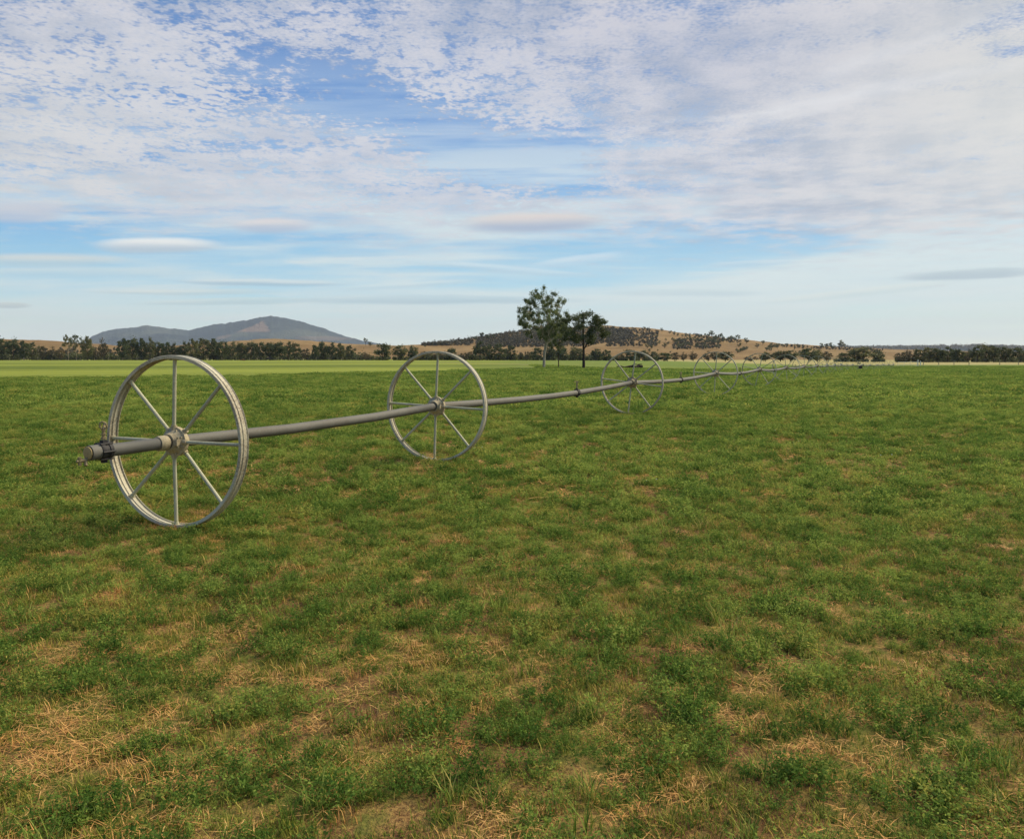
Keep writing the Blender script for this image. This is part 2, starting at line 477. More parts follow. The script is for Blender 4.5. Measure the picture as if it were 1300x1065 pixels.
# ------------------------------------------------------------------ wheel line irrigator
M_ = 0.485
def line_x(y):
    return -3.18 + M_ * (y - 7.5) + (0.09 * max(0, y - 95) + 0.0)
def hubp(y):
    x = line_x(y); return Vector((x, y, gz(x, y) + 0.818))
WR = 0.81
ys = [7.5, 11.75, 20.4]
while ys[-1] < 155: ys.append(ys[-1] + 9.35)
yaws = [21.5, 22.5] + [22.5] * (len(ys) - 2)
tilts = [0.3, 2.3, 7.0, 3.0, 12, -6, 2, 9, 20, 31, -12, 5, 17, 8, 38, 25, 12, 3, 30]

base = hubp(7.5); root0 = Vector((base.x, base.y, base.z - 0.818))
irr = bpy.data.objects.new('wheel_line_irrigator', None); COL.objects.link(irr); irr.location = root0; irr.empty_display_size = 0.5
tag(irr, 'long galvanised wheel-line irrigator, its pipe running through spoked wheels across the green field', 'irrigator')

def rim_mesh(n=96, det=True):
    m = MB()
    if det:
        p = [(-.054, .797), (-.054, .812), (-.048, .815), (-.040, .806), (-.016, .804), (-.010, .812), (.010, .812), (.016, .804), (.040, .806), (.048, .815), (.054, .812), (.054, .797),
             (.051, .782), (.046, .782), (.046, .798), (.012, .797), (.009, .788), (-.009, .788), (-.012, .797), (-.046, .798), (-.046, .782), (-.051, .782)]
    else:
        p = [(-.058, .812), (.058, .812), (.058, .78), (.046, .797), (-.046, .797), (-.058, .78)]
    m.lathe(p, n)
    if det:                                   # bolted rim joint plates inside and rivets at each spoke foot
        for k in ():
            a = PI / 4 * k + 0.06
            Mr = Matrix.Rotation(-a, 3, 'Y')
            m.box(Mr @ Vector((0.7905, 0, 0)), (0.008, 0.08, 0.13), Mr)
        for k in range(8):
            Mr = Matrix.Rotation(-PI / 4 * k, 3, 'Y')
            m.box(Mr @ Vector((0.790, 0, 0)), (0.010, 0.05, 0.04), Mr)
    return m.mesh('wheel', M_RIM)
def spoke_mesh(k, n=10):
    m = MB(); a = PI / 4 * k; d = Vector((math.cos(a), 0, math.sin(a)))
    off = 0.018 if k % 2 else -0.018
    m.tube([d * 0.085 + Vector((0, off, 0)), d * 0.14 + Vector((0, off, 0)), d * 0.787], [0.0165, 0.0175, 0.0175], n)
    m.tube([d * 0.765, d * 0.787], 0.023, n)
    return m.mesh('spoke', M_SPOKE)
def hub_mesh():
    m = MB()
    m.lathe([(-.10, .062), (-.10, .078), (-.06, .092), (-.045, .108), (-.028, .118), (-.022, .140), (.022, .140), (.028, .118), (.045, .098), (.055, .080), (.10, .072), (.10, .062)], 40)
    for k in range(8):                       # spoke sockets and clamp bolts
        a = PI / 4 * k; d = Vector((math.cos(a), 0, math.sin(a))); off = Vector((0, 0.018 if k % 2 else -0.018, 0))
        m.tube([d * 0.10 + off, d * 0.155 + off], 0.027, 10)
        a += PI / 8; d = Vector((math.cos(a), 0, math.sin(a)))
        m.tube([d * 0.112 + Vector((0, -.045, 0)), d * 0.112 + Vector((0, .045, 0))], 0.011, 6)
    for s in (-1, 1):
        m.box((s * 0.092, -0.06, 0), (0.03, 0.07, 0.06)); m.tube([(s * 0.096, -0.07, -0.05), (s * 0.096, -0.07, 0.05)], 0.01, 6)
    return m.mesh('hub', M_HUB)
RIM = rim_mesh(); RIM_LO = rim_mesh(40, False); HUB = hub_mesh()
SPOKES = [spoke_mesh(k) for k in range(8)]
def lo_wheel():
    m = MB(); m.lathe([(-.05, .812), (.05, .812), (.045, .79), (-.045, .79)], 36)
    m.lathe([(-.08, .06), (-.03, .14), (.03, .14), (.08, .06)], 12)
    for k in range(8):
        a = PI / 4 * k; d = Vector((math.cos(a), 0, math.sin(a))); m.tube([d * 0.1, d * 0.79], 0.018, 5)
    me = m.mesh('wheel', M_SPOKE); return me
LOW = lo_wheel()
for i, y in enumerate(ys):
    hp = hubp(y) - root0
    lo = y > 72
    w = link('wheel', LOW if lo else (RIM if y < 45 else RIM_LO), irr, hp)
    w.rotation_mode = 'XYZ'
    w.rotation_euler = (0, math.radians(tilts[i % len(tilts)]), -math.radians(yaws[i]))
    if not lo:
        link('hub', HUB, w)
        for k in range(8): link('spoke', SPOKES[k], w)
# pipe: sections between couplers
PR = 0.0565
def pipe_pt(y):
    k = 0
    while k < len(ys) - 2 and ys[k + 1] < y: k += 1
    a, b = hubp(ys[k]), hubp(ys[k + 1]); t = (y - ys[k]) / (ys[k + 1] - ys[k])
    p = a.lerp(b, t)
    if 0 < t < 1: p.z -= 0.085 * math.sin(PI * t) * (ys[k + 1] - ys[k]) / 9.35
    return p
coup = [6.82, 16.9, 25.0]
while coup[-1] < 148: coup.append(coup[-1] + 9.35)
cuts = [6.70] + coup[1:] + [ys[-1] + 1.0]
for a, b in zip(cuts[:-1], cuts[1:]):
    m = MB(); kn = [a] + [q for q in ys if a < q < b] + [b]
    pts = []
    for p, q in zip(kn[:-1], kn[1:]):
        n = max(2, int((q - p) / 1.2))
        pts += [pipe_pt(p + (q - p) * k / n) - root0 for k in range(n)]
    pts.append(pipe_pt(b) - root0)
    m.tube(pts, PR, 24 if a < 40 else 8)
    m.build('pipe_section', M_PIPE, irr)
def frame_at(y):
    d = (pipe_pt(y + 0.1) - pipe_pt(y - 0.1)).normalized(); up = Vector((0, 0, 1)); s = d.cross(up).normalized(); u_ = s.cross(d)
    Mx = Matrix((s, d, u_)).transposed().to_4x4(); Mx.translation = pipe_pt(y) - root0
    return Mx
def coupler_mesh():
    m = MB()
    m.lathe([(-.06, .058), (-.06, .074), (-.05, .080), (-.022, .080), (-.016, .072), (.016, .072), (.022, .080), (.05, .080), (.06, .074), (.06, .058)], 28)
    for k in range(6):
        a = PI / 3 * k; d = Vector((math.cos(a), 0, math.sin(a)))
        m.tube([d * 0.082 + Vector((0, -.066, 0)), d * 0.082 + Vector((0, .066, 0))], 0.009, 6)
    m.box((0, 0, 0.086), (0.05, 0.05, 0.03)); m.box((0, 0, -0.09), (0.04, 0.045, 0.035))
    return m.mesh('coupler', M_BLACK)
def sprink_mesh():
    m = MB()
    m.lathe([(0, 0), (0, .024), (.012, .024), (.012, 0)], 8, True, Matrix.Rotation(PI / 2, 3, 'X'))
    m.tube([(0, 0, 0), (0, 0, 0.05)], 0.017, 10); m.tube([(0, 0, 0.012), (0, 0, 0.024)], 0.026, 6)
    m.tube([(0, 0, 0.05), (0, 0, 0.058)], 0.026, 6); m.tube([(0, 0, 0.058), (0, 0, 0.088)], 0.015, 8)
    m.tube([(0, 0, 0.09), (0, 0, 0.10)], 0.022, 8)
    m.tube([(-.012, 0, 0.098), (-.032, 0, 0.125), (-.030, 0, 0.16), (-.008, 0, 0.175)], [.008, .009, .008, .008], 8)   # bridge of the impact head
    m.tube([(.012, 0, 0.098), (.03, 0, 0.12), (.026, 0, 0.155), (-.008, 0, 0.175)], [.009, .008, .007, .008], 8)
    m.tube([(0, 0, 0.10), (.0, .02, 0.13), (0, .055, 0.165)], [.015, .012, .008], 8)                                       # nozzle
    m.tube([(0, -.012, 0.15), (.02, -.05, 0.152), (.045, -.07, 0.15)], [.006, .007, .010], 6)                              # swing arm
    return m.mesh('sprinkler', M_BRASS)
CM, SM = coupler_mesh(), sprink_mesh()
for y in coup:
    if y > 125: break
    c = link('coupler', CM, irr); c.matrix_local = frame_at(y) @ Matrix.Diagonal((.93, .9, .93, 1))
    s = link('sprinkler', SM, irr); s.location = pipe_pt(y) - root0 + Vector((0, 0, 0.10)); s.rotation_euler = (0, 0, y * 1.7 + 1.2); s.scale = (.92, .92, .88)
# collars beside the first two wheels, end cap and drain fitting
for y, l in ((7.36, 0.05), ):
    m = MB(); m.lathe([(-l, .058), (-l, .066), (-l + .02, .071), (l - .02, .071), (l, .066), (l, .058)], 28)
    c = m.build('collar', M_HUB, irr); c.matrix_local = frame_at(y)
m = MB(); m.lathe([(-.07, .057), (-.07, .0635), (-.058, .0655), (-.04, .064), (.05, .064), (.05, .057)], 32)
c = m.build('end_sleeve', M_PIPE, irr); c.matrix_local = frame_at(6.755)
m = MB(); m.lathe([(-.005, 0.0005), (-.006, .040), (-.002, .054), (.004, .056), (.006, .0005)], 32, False)
c = m.build('end_plug', M_PLUG, irr); c.matrix_local = frame_at(6.682)
m = MB()
m.tube([(0, -.05, -.045), (-.004, -.10, -.055), (-.010, -.135, -.060)], [.016, .015, .013], 10)
m.tube([(-.012, -.13, -.095), (-.012, -.13, -.025)], [.013, .016], 8); m.tube([(-.012, -.13, -.06), (-.018, -.155, -.056)], [.013, .012], 8)
m.tube([(.0, -.085, -.055), (.01, -.09, -.088), (.018, -.095, -.10)], [.014, .014, .012], 8)
c = m.build('drain_fitting', M_BRASS, irr); c.matrix_local = frame_at(6.74)
# engine mover under the pipe far down the line
pm = pipe_pt(112.0) - root0
m = MB(); m.box((0, 0, -0.22), (0.4, 0.4, 0.34)); m.box((0, 0, -0.42), (0.6, 0.5, 0.07)); m.tube([(0.4, 0, -0.1), (0.4, 0, 0.25)], 0.05, 8)
m.build('drive_unit', M_BLACK, irr, loc=pm)
m = MB(); m.box((0, 0, 0.0), (0.35, 0.35, 0.18)); m.tube([(-0.12, 0, 0.05), (-0.12, 0, 0.3)], 0.04, 8)
m.build('engine_cover', M_HUB, irr, loc=pm + Vector((-0.2, 0, 0.28)))

# ------------------------------------------------------------------ trees
def leafcloud(rng, C, rad, n, size, flat=0.75, droop=0.0):
    """n leaf-quads in each clump centre C (k,3) with radii rad"""
    k = len(C)
    idx = rng.randint(0, k, n)
    d = rng.normal(size=(n, 3)); d /= np.linalg.norm(d, axis=1)[:, None]
    rr = np.minimum(np.abs(rng.normal(size=n)) * 0.42 + 0.25, 1.5)
    p = C[idx] + d * (rad[idx] * rr)[:, None] * np.array([1, 1, flat])
    a = rng.normal(size=(n, 3)); a[:, 2] -= droop; a /= np.linalg.norm(a, axis=1)[:, None]
    b = np.cross(a, rng.normal(size=(n, 3))); b /= np.linalg.norm(b, axis=1)[:, None]
    L = size * rng.uniform(0.6, 1.5, n)[:, None]; W = L * rng.uniform(0.35, 0.6, n)[:, None]
    c0 = a * L * 0.5; 
    V = np.stack([p - c0, p + b * W * 0.5 - c0 * 0.1, p + c0, p - b * W * 0.5 + c0 * 0.1], 1).reshape(-1, 3)
    tone = np.clip(0.25 + 0.45 * (d[:, 2] * 0.5 + 0.5) * 0 + rng.uniform(0, 0.5, n) + (rng.uniform(-.2, .25, k))[idx], 0, 1)
    return V, tone
def tree_data(seed, trunk=0.3, cw=1.0, nclump=26, nleaf=900, leaf=0.045, clr=0.13, trunkr=0.022, lean=0.03, low=None, multi=1, gap=0.0, droop=0.3, leafm=None, bark=None, topflat=0.9, limbs=0):
    """unit tree: height 1, crown width 1 (about)"""
    rng = R(seed)
    cz = (1 + trunk) / 2; hz = (1 - trunk) / 2
    C = []
    tries = 0
    while len(C) < nclump and tries < 5000:
        tries += 1
        d = rng.normal(size=3); d /= np.linalg.norm(d); r = rng.uniform(0.25, 1) ** 0.45
        p = np.array([d[0] * r * (0.5 - clr * .8), d[1] * r * (0.5 - clr * .8), cz + d[2] * r * (hz - clr * 0.6)])
        if any(np.linalg.norm(p - q) < clr * (0.55 + gap) for q in C): continue
        C.append(p)
    C = np.array(C); C[:, 0] *= cw; C[:, 1] *= cw
    C[:, 2] += (fbm(C[:, 0] * 4, C[:, 1] * 4, 2, seed) - 0.5) * 0.12
    C[:, 2] -= max(0, (C[:, 2] + clr * 0.6).max() - 1.0)
    rad = clr * rng.uniform(0.6, 1.25, len(C))
    V, tone = leafcloud(rng, C, rad, nleaf, leaf, 0.7, droop)
    n = len(tone); Fq = np.arange(4 * n).reshape(n, 4)
    crown = mesh_from('crown', V, Fq, tone, mats=[leafm or M_DARKTREE])
    m = MB()
    tops = []
    for q in range(multi):
        a = rng.uniform(0, 2 * PI); bx = 0.0 if multi == 1 else 0.03 * math.cos(a); by = 0.0 if multi == 1 else 0.03 * math.sin(a)
        lx, ly = rng.uniform(-lean, lean), rng.uniform(-lean, lean)
        pts = [(bx, by, -0.02), (bx + lx * .3, by + ly * .3, trunk * 0.5), (bx + lx + bx, by + ly + by, trunk * 1.05), (bx * 3 + lx * 2, by * 3 + ly * 2, trunk + (1 - trunk) * 0.45), (bx * 4 + lx * 2.5, by * 4 + ly * 2.5, trunk + (1 - trunk) * 0.8)]
        tr = trunkr / math.sqrt(multi)
        m.tube(pts, [tr * 1.25, tr, tr * 0.85, tr * 0.5, tr * 0.2], 7)
        tops.append(pts)
    skel = []
    if limbs:
        order = np.argsort(-(np.hypot(C[:, 0], C[:, 1]) + 0.4 * C[:, 2] + rng.uniform(0, .5, len(C))))[:limbs]
        for ci in order:
            c = Vector(C[ci]); pts = tops[rng.randint(0, multi)]
            z0 = min(trunk * rng.uniform(.85, 1.0) + rng.uniform(0, .22), c.z - .1)
            k = 0
            while k < len(pts) - 2 and pts[k + 1][2] < z0: k += 1
            t = max(0, (z0 - pts[k][2]) / (pts[k + 1][2] - pts[k][2])); b0 = Vector(pts[k]).lerp(Vector(pts[k + 1]), min(t, 1))
            L = []
            for q in range(9):
                u_ = q / 8; p = b0.lerp(c, u_); p.z += -0.035 * math.sin(PI * u_); p += Vector((math.sin(q * 2.1 + ci), math.cos(q * 1.7 + ci), 0)) * 0.010 * math.sin(PI * u_)
                L.append(p)
            m.tube(L, [trunkr * (0.42 - 0.34 * q / 8) for q in range(9)], 6)
            skel += L[3:]
        for pts in tops: skel += [Vector(p) for p in pts[2:]]
    for c in C:
        if limbs:
            c = Vector(c); b0 = min(skel, key=lambda p: (p - c).length + max(0, p.z - c.z) * 0.8)
            m.tube([b0, b0.lerp(c, .5) + Vector((0, 0, -.008)), c], [trunkr * .13, trunkr * .09, trunkr * .05], 4)
            continue
        pts = tops[rng.randint(0, multi)]
        hz_ = max(trunk * 0.75, c[2] - 0.12 - 0.5 * math.hypot(c[0], c[1]))
        z0 = min(hz_, pts[-1][2] * 0.98)
        k = 0
        while k < len(pts) - 2 and pts[k + 1][2] < z0: k += 1
        t = (z0 - pts[k][2]) / (pts[k + 1][2] - pts[k][2]); b0 = Vector(pts[k]).lerp(Vector(pts[k + 1]), t); c = Vector(c)
        mid = b0.lerp(c, 0.5) + Vector((rng.uniform(-.02, .02), rng.uniform(-.02, .02), -0.02))
        m.tube([b0, mid, c], [trunkr * 0.35, trunkr * 0.25, trunkr * 0.1], 5)
    return m.mesh('trunk', bark or M_DARKBARK), crown
def place_tree(name, data, px, base, wid, hgt, rot, label, cat, group=None, dl=None):
    o = bpy.data.objects.new(name, None); COL.objects.link(o); o.location = base; o.rotation_euler = (0, 0, rot); o.scale = (wid, wid, hgt)
    o.empty_display_size = 0.3
    tag(o, label, cat, group)
    if data[0] is not None: link('trunk', data[0], o)
    link('crown', data[1], o)
    return o

# three large trees standing out in the pasture
def big(px, y, topy, wpx, data, label, rot=0, name='gum_tree', basez=-0.02):
    b = at(px, y, basez); h = pz(topy, y) - b.z; w = wpx / F * y
    return place_tree(name, data, px, b, w, h, rot, label, 'tree')
tA = tree_data(101, trunk=0.30, nclump=170, nleaf=40000, leaf=0.014, clr=0.060, trunkr=0.024, multi=2, gap=0.18, lean=0.03, leafm=M_GUM, bark=M_PALEBARK, limbs=13)
tB = tree_data(102, trunk=0.34, nclump=60, nleaf=13000, leaf=0.024, clr=0.085, trunkr=0.022, gap=0.1, leafm=M_DARKTREE, limbs=8)
tC = tree_data(109, trunk=0.26, nclump=62, nleaf=15000, leaf=0.018, clr=0.082, trunkr=0.016, gap=0.55, droop=0.8, lean=0.06, leafm=M_GUM, limbs=9)
big(689, 112, 362, 72, tA, 'tall airy gum tree with pale trunks, highest of the three trees in the pasture', 0.7)
big(741, 104, 392, 78, tB, 'wide rounded dark tree standing right of the tall pale-trunked gum', 1.9, 'spreading_tree')
big(709, 116, 399, 38, tC, 'slender dark tree tucked between the tall gum and the wide rounded tree', 0.3, 'slender_tree')

# background tree kinds
KD = [tree_data(200 + k, trunk=[.03, .06, .02, .05][k % 4], nclump=[30, 26, 34, 24][k % 4], nleaf=[2600, 2300, 2800, 2100][k % 4], leaf=0.070, clr=[.17, .16, .18, .15][k % 4], trunkr=0.02, gap=[0, .1, 0, .15][k % 4]) for k in range(8)]
KB = [tree_data(230 + k, trunk=.04, nclump=22, nleaf=1300, leaf=0.07, clr=.17, trunkr=0.018, gap=.2, leafm=M_BROWNTREE) for k in range(3)]
KT = [tree_data(240 + k, trunk=.28, nclump=18, nleaf=1000, leaf=0.06, clr=.13, trunkr=0.018, gap=.3, leafm=M_DARKTREE, bark=M_PALEBARK) for k in range(3)]
KS = [tree_data(250 + k, trunk=.02, nclump=22, nleaf=1700, leaf=0.08, clr=.2, trunkr=0.02) for k in range(4)]        # rounded shrubs
KH = [tree_data(260 + k, trunk=.18, nclump=10, nleaf=340, leaf=0.12, clr=.19, trunkr=0.03) for k in range(5)]         # hillside trees
KHT = [tree_data(270 + k, trunk=.35, nclump=9, nleaf=260, leaf=0.11, clr=.16, trunkr=0.03, gap=.2) for k in range(3)]
rg = random.Random(4)

def bg(kinds, name, px, topy, wpx, y, label, group, cat='tree'):
    b = at(px, y, -0.1); h = max(1.5, pz(topy, y) - b.z); w = wpx / F * y
    return place_tree(name, kinds[rg.randrange(len(kinds))], px, b, w * 1.15, h * 1.06, rg.uniform(0, 6.28), label, cat, group)
G1 = 'trees of the long treeline'
segs = [
 # (list of (px, top, width)), depth, kinds, name, label
 ([(4, 428, 20), (17, 429, 16), (30, 433, 16), (42, 434, 14)], 450, KD, 'dark_tree', 'dark dense tree in the clump at the far left edge, before the tan hill', G1),
 ([(-12, 427, 22), (-32, 430, 22), (-55, 428, 26)], 450, KD, 'dark_tree', 'dark dense tree in the clump at the far left edge, before the tan hill', G1),
 ([(54, 438, 12), (66, 440, 13), (77, 442, 12)], 452, KB, 'low_tree', 'low brownish tree before the tan hill, between the left clump and the open-crowned trees', G1),
 ([(87, 424, 12), (97, 424.5, 12)], 446, KT, 'open_crowned_tree', 'thin open-crowned tree of the pair left of the blue mountain', G1),
 ([(111, 427, 15)], 446, KD, 'dark_tree', 'dark tree with a peaked crown where the blue mountain begins on its left', None),
 ([(122, 439, 11)], 452, KB, 'low_tree', 'low brown tree below the left foot of the blue mountain', None),
 ([(132, 430, 13)], 450, KB, 'brown_tree', 'brownish rounded tree alone before the left foot of the blue mountain', None),
 ([(157, 430, 15), (168, 428, 17), (180, 429.5, 14), (190, 429, 13)], 450, KD, 'dark_tree', 'dark tree of the tall clump before the left shoulder of the blue mountain', G1),
 ([(201, 433, 14), (212, 434, 14), (223, 436, 14), (233, 434, 13)], 455, KD, 'dark_tree', 'dark tree of the lower stretch between two tall clumps before the blue mountain', G1),
 ([(246, 430, 17), (258, 429, 20), (271, 430, 18), (283, 432, 16), (295, 434, 15)], 450, KD, 'dark_tree', 'dark tree of the dense clump seen above the top of the nearest wheel', G1),
 ([(306, 434, 14), (318, 433, 16), (331, 434, 15), (343, 434, 17), (355, 433, 17), (366, 434, 15), (376, 435, 13)], 450, KD, 'dark_tree', 'dark tree of the unbroken row below the summit of the blue mountain', G1),
 ([(388, 441, 12)], 455, KB, 'brown_tree', 'small brownish tree in the gap below the right slope of the blue mountain', None),
 ([(400, 437, 10), (410, 432.5, 13), (421, 435, 13), (432, 436, 13), (444, 438, 14)], 450, KD, 'dark_tree', 'dark tree of the short row below the right end of the blue mountain', G1),
 ([(465, 447, 11)], 455, KB, 'low_shrub', 'small low shrub in the tan gap below the right foot of the mountain', None),
 ([(486, 435.5, 22)], 440, KS, 'round_tree', 'round dark tree standing alone at the left of the second wheel', None),
 ([(508, 437, 19), (524, 438.5, 15)], 440, KS, 'round_tree', 'round dark tree of the pair behind the left part of the second wheel', G1),
 ([(541, 445, 13), (556, 447, 14), (567, 445, 10)], 445, KB, 'low_tree', 'low brownish tree seen above the top of the second wheel', G1),
 ([(574, 441, 13)], 440, KS, 'round_shrub', 'round dark shrub just right of the top of the second wheel', None),
 ([(589, 447, 12), (599, 445, 12)], 445, KB, 'low_tree', 'low brownish tree right of the second wheel', G1),
 ([(609, 434, 16), (621, 437, 15), (634, 436, 17), (648, 438, 15)], 430, KD, 'dark_tree', 'dark tree of the row left of the three pasture trees', G1),
 ([(661, 446, 7), (669, 445, 8)], 430, KB, 'brown_tree', 'small brown tree in the gap beside the tall gum', G1),
 ([(681, 441, 16), (697, 440, 18), (714, 441, 18), (731, 440, 18)], 430, KD, 'dark_tree', 'dark tree of the row seen between the trunks of the pasture trees', G1),
 ([(757, 443, 15), (770, 444, 14), (800, 443.5, 16), (815, 444, 16), (829, 446, 12)], 425, KD, 'dark_tree', 'dark tree of the low row behind the third wheel', G1),
 ([(787, 449, 13)], 428, KB, 'brown_tree', 'brown low tree behind the upper left of the third wheel', None),
 ([(843, 447, 19)], 400, KS, 'round_shrub', 'wide dark shrub just right of the third wheel', None),
 ([(857, 446, 12), (868, 447, 9), (880, 446, 11)], 400, KB, 'brown_shrub', 'brownish shrub behind the left part of the fourth wheel', G1),
 ([(899, 445.5, 13), (907, 446, 8)], 400, KB, 'dark_shrub', 'dark brownish shrub behind the hub of the fourth wheel', G1),
 ([(920, 446, 21)], 395, KS, 'round_shrub', 'domed dark shrub behind the right part of the fourth wheel', None),
 ([(953, 451, 16)], 395, KB, 'low_shrub', 'low olive shrub on the tan slope behind the fifth wheel', None),
 ([(972, 446.5, 17)], 390, KS, 'round_shrub', 'dark shrub behind the right part of the fifth wheel', None),
 ([(990, 445, 22), (1003, 444, 20)], 385, KS, 'round_tree', 'broad dark tree behind the sixth wheel', G1),
 ([(1026, 441, 22), (1038, 443, 16)], 380, KS, 'round_tree', 'tall dark tree behind the far wheels, before the tan slope', G1),
 ([(1050, 445, 13)], 380, KB, 'brown_tree', 'brownish rounded tree right of the tall dark pair behind the far wheels', None),
 ([(1073, 447, 18)], 375, KS, 'low_tree', 'low dark tree at the left foot of the broad spreading one', None),
 ([(1095, 440, 34)], 370, KS, 'spreading_tree', 'broad flat-topped dark tree above the far end of the irrigator', None),
 ([(1114, 444, 16)], 375, KS, 'dark_tree', 'dark tree at the right shoulder of the broad flat-topped one', None),
 ([(1143, 446, 15), (1155, 444, 16)], 350, KB, 'brown_tree', 'brownish tree behind the left part of the gate', G1),
 ([(1167, 443, 15), (1178, 440.5, 20), (1190, 441.5, 17), (1203, 441, 19), (1215, 442.5, 16)], 345, KD, 'dark_tree', 'dark tree of the dense clump right of the white gate posts', G1),
 ([(1228, 443, 13)], 350, KB, 'brown_tree', 'reddish brown tree between two dark clumps at the right', None),
 ([(1240, 439.5, 17), (1252, 436.5, 20), (1261, 437.5, 15)], 340, KD, 'tall_dark_tree', 'tall dark tree of the highest clump near the right edge', G1),
 ([(1276, 439.5, 17)], 340, KD, 'dark_tree', 'dark tree standing between the highest clump and the right edge', None),
 ([(1294, 440, 18)], 340, KD, 'dark_tree', 'dark tree cut by the right edge of the photo', None),
 ([(1312, 439, 20), (1330, 441, 20), (1352, 438, 22)], 340, KD, 'dark_tree', 'dark tree just outside the right edge', 'trees beyond the right edge'),
]
for lst, y, kinds, name, label, grp in segs:
    for (px, ty, w) in lst:
        # several neighbours in a row stand at slightly different distances
        yy = y + rg.uniform(-9, 9)
        bg(kinds, name, px, ty, w * 1.12, yy, label, grp, 'shrub' if 'shrub' in name else 'tree')
# understorey masses along the foot of the treeline: nobody could count it
def understorey(name, ranges, label):
    rng = R(77); Vs = []; T = []
    for (x0, x1, y, h, dens) in ranges:
        n = int((x1 - x0) * dens)
        px = rng.uniform(x0, x1, n); yy = y + 14 + rng.uniform(-6, 10, n); x = U(px) * yy
        z = ground(x, yy); hh = h * rng.uniform(0.5, 1.1, n) / F * yy
        C = np.stack([x, yy, z + hh * 0.4], -1)
        V, t = leafcloud(rng, C, hh * 0.62, n * 70, 1.1, 0.95); Vs.append(V); T.append(t)
    V = np.vstack(Vs); t = np.concatenate(T); m_ = len(t)
    o = link(name, mesh_from(name, V, np.arange(4 * m_).reshape(m_, 4), t, mats=[M_DARKTREE])); tag(o, label, 'undergrowth', kind='stuff')
understorey('undergrowth', [(-70, 470, 450, 11, 0.9), (470, 535, 440, 6, 0.7), (535, 760, 432, 9, 0.9), (750, 835, 425, 7, 0.8), (1060, 1122, 375, 5, 0.8), (1138, 1260, 350, 8, 0.9), (1262, 1360, 345, 7, 0.8)],
            'dark undergrowth along the foot of the long treeline')

# hillside trees one can tell apart
GH = 'trees scattered over the dry hill'
hill_trees = [(835 + (i * 37.7) % 190, 0, 2.4 + (i * 1.37) % 2.6) for i in range(46)] + [
 (818, 418, 3), (823, 419, 3), (840, 421, 4), (850, 424, 4), (855.5, 426, 4.5), (860, 427, 3.5), (866, 428, 3), (871, 428.5, 5), (875, 429, 5),
 (858, 437, 5), (864, 436, 6), (870, 435, 6), (876, 436, 7), (882, 435, 6), (888, 437, 7), (894, 438, 6), (900, 437, 7), (906, 438, 6), (912, 438, 6), (861, 441, 5), (873, 441, 6), (884, 443, 6), (896, 444, 6), (910, 443, 5),
 (833, 431, 6), (827, 434, 4), (845, 434, 4), (843.5, 442, 6), (837, 437, 4), (848, 438, 4), (854, 434, 5), (832, 437, 3.5), (821.5, 443, 6), (827, 443, 5), (824, 447, 4),
 (813, 440, 2.5), (851, 448, 2.5), (805, 428, 3), (798, 433, 3), (811, 430, 3), (786, 424, 3), (793, 420, 3),
 (889, 431, 6), (897, 432, 8), (903, 432, 10), (908, 432, 6), (914, 434, 9), (918, 435, 6), (922.5, 434.5, 6), (928, 434.5, 7), (932, 434.5, 6), (936.5, 435, 8),
 (947.5, 436.5, 6.5), (968, 438, 5), (938, 441, 5), (935, 446, 3.5), (941, 446, 3.5), (945, 445, 4), (961, 442, 5), (973, 446, 4.5), (977.5, 446, 4.5),
 (986.5, 443, 5), (989, 439, 3), (979, 439.5, 4), (993, 441, 4), (998, 441, 4.5), (1008.5, 447, 9), (1014, 442, 4), (1020, 442, 3),
 (1042.5, 443, 6), (1048.5, 443, 6), (1054.5, 443, 6.5), (1058, 443, 3), (1067.5, 443.5, 9.5),
 (595, 433, 4), (603, 434, 6), (612, 433, 10), (619, 432, 6), (626, 430, 5), (587, 434, 3.5), (540, 441, 3), (464, 439, 8), (470, 440, 5)]
def hill_label(px, py, h):
    if px < 480: return 'small pair of trees on the skyline right of the mountain foot'
    if px < 630: return 'tree on the left skyline of the hill above the row of round trees' if h < 9 else 'tallest tree on the left skyline of the hill'
    if px < 880 and py < 430: return 'small tree along the falling skyline of the hill, right of its top'
    if 856 < px < 915 and py > 434: return 'dark tree of the loose grove on the hillside above the fourth wheel'
    if px < 880: return 'small dark tree dotting the tan hillside above the third wheel'
    if px < 940 and py < 436: return 'dark tree of the skyline cluster on the lower hill spur'
    if px < 950 and py < 438: return 'lone dark tree just right of the skyline cluster'
    if px < 985: return 'small tree on the tan slope above the fifth wheel'
    if abs(px - 1008.5) < 1: return 'slim upright tree on the tan slope above the sixth wheel'
    if px < 1030: return 'small bushy tree on the low crest above the sixth wheel'
    if px < 1060: return 'one of the small round trees in a row on the low skyline'
    return 'large round tree on the low skyline right of three small ones'
for (px, py, h) in hill_trees:
    if py == 0: py = HOR - float(hill_e(px)) + 2 + (px * 7.31 % 1.0) * (448 - HOR + float(hill_e(px)))
    h = h * 1.4; b = hill_hit(px, py); s = b.y / F
    kinds = KHT if (h >= 9.5 and px < 1000) or px in (833, 845) else KH
    w = (h * (0.62 if kinds is KHT else 0.9) + 1.0)
    if px > 1060: w = 11
    if abs(px - 1008.5) < 1: w = 3
    lab = hill_label(px, py, h)
    place_tree('hill_tree', kinds[rg.randrange(len(kinds))], px, b + Vector((0, 0, -0.5)), w * s, h * s, rg.uniform(0, 6.28), lab, 'tree', GH)
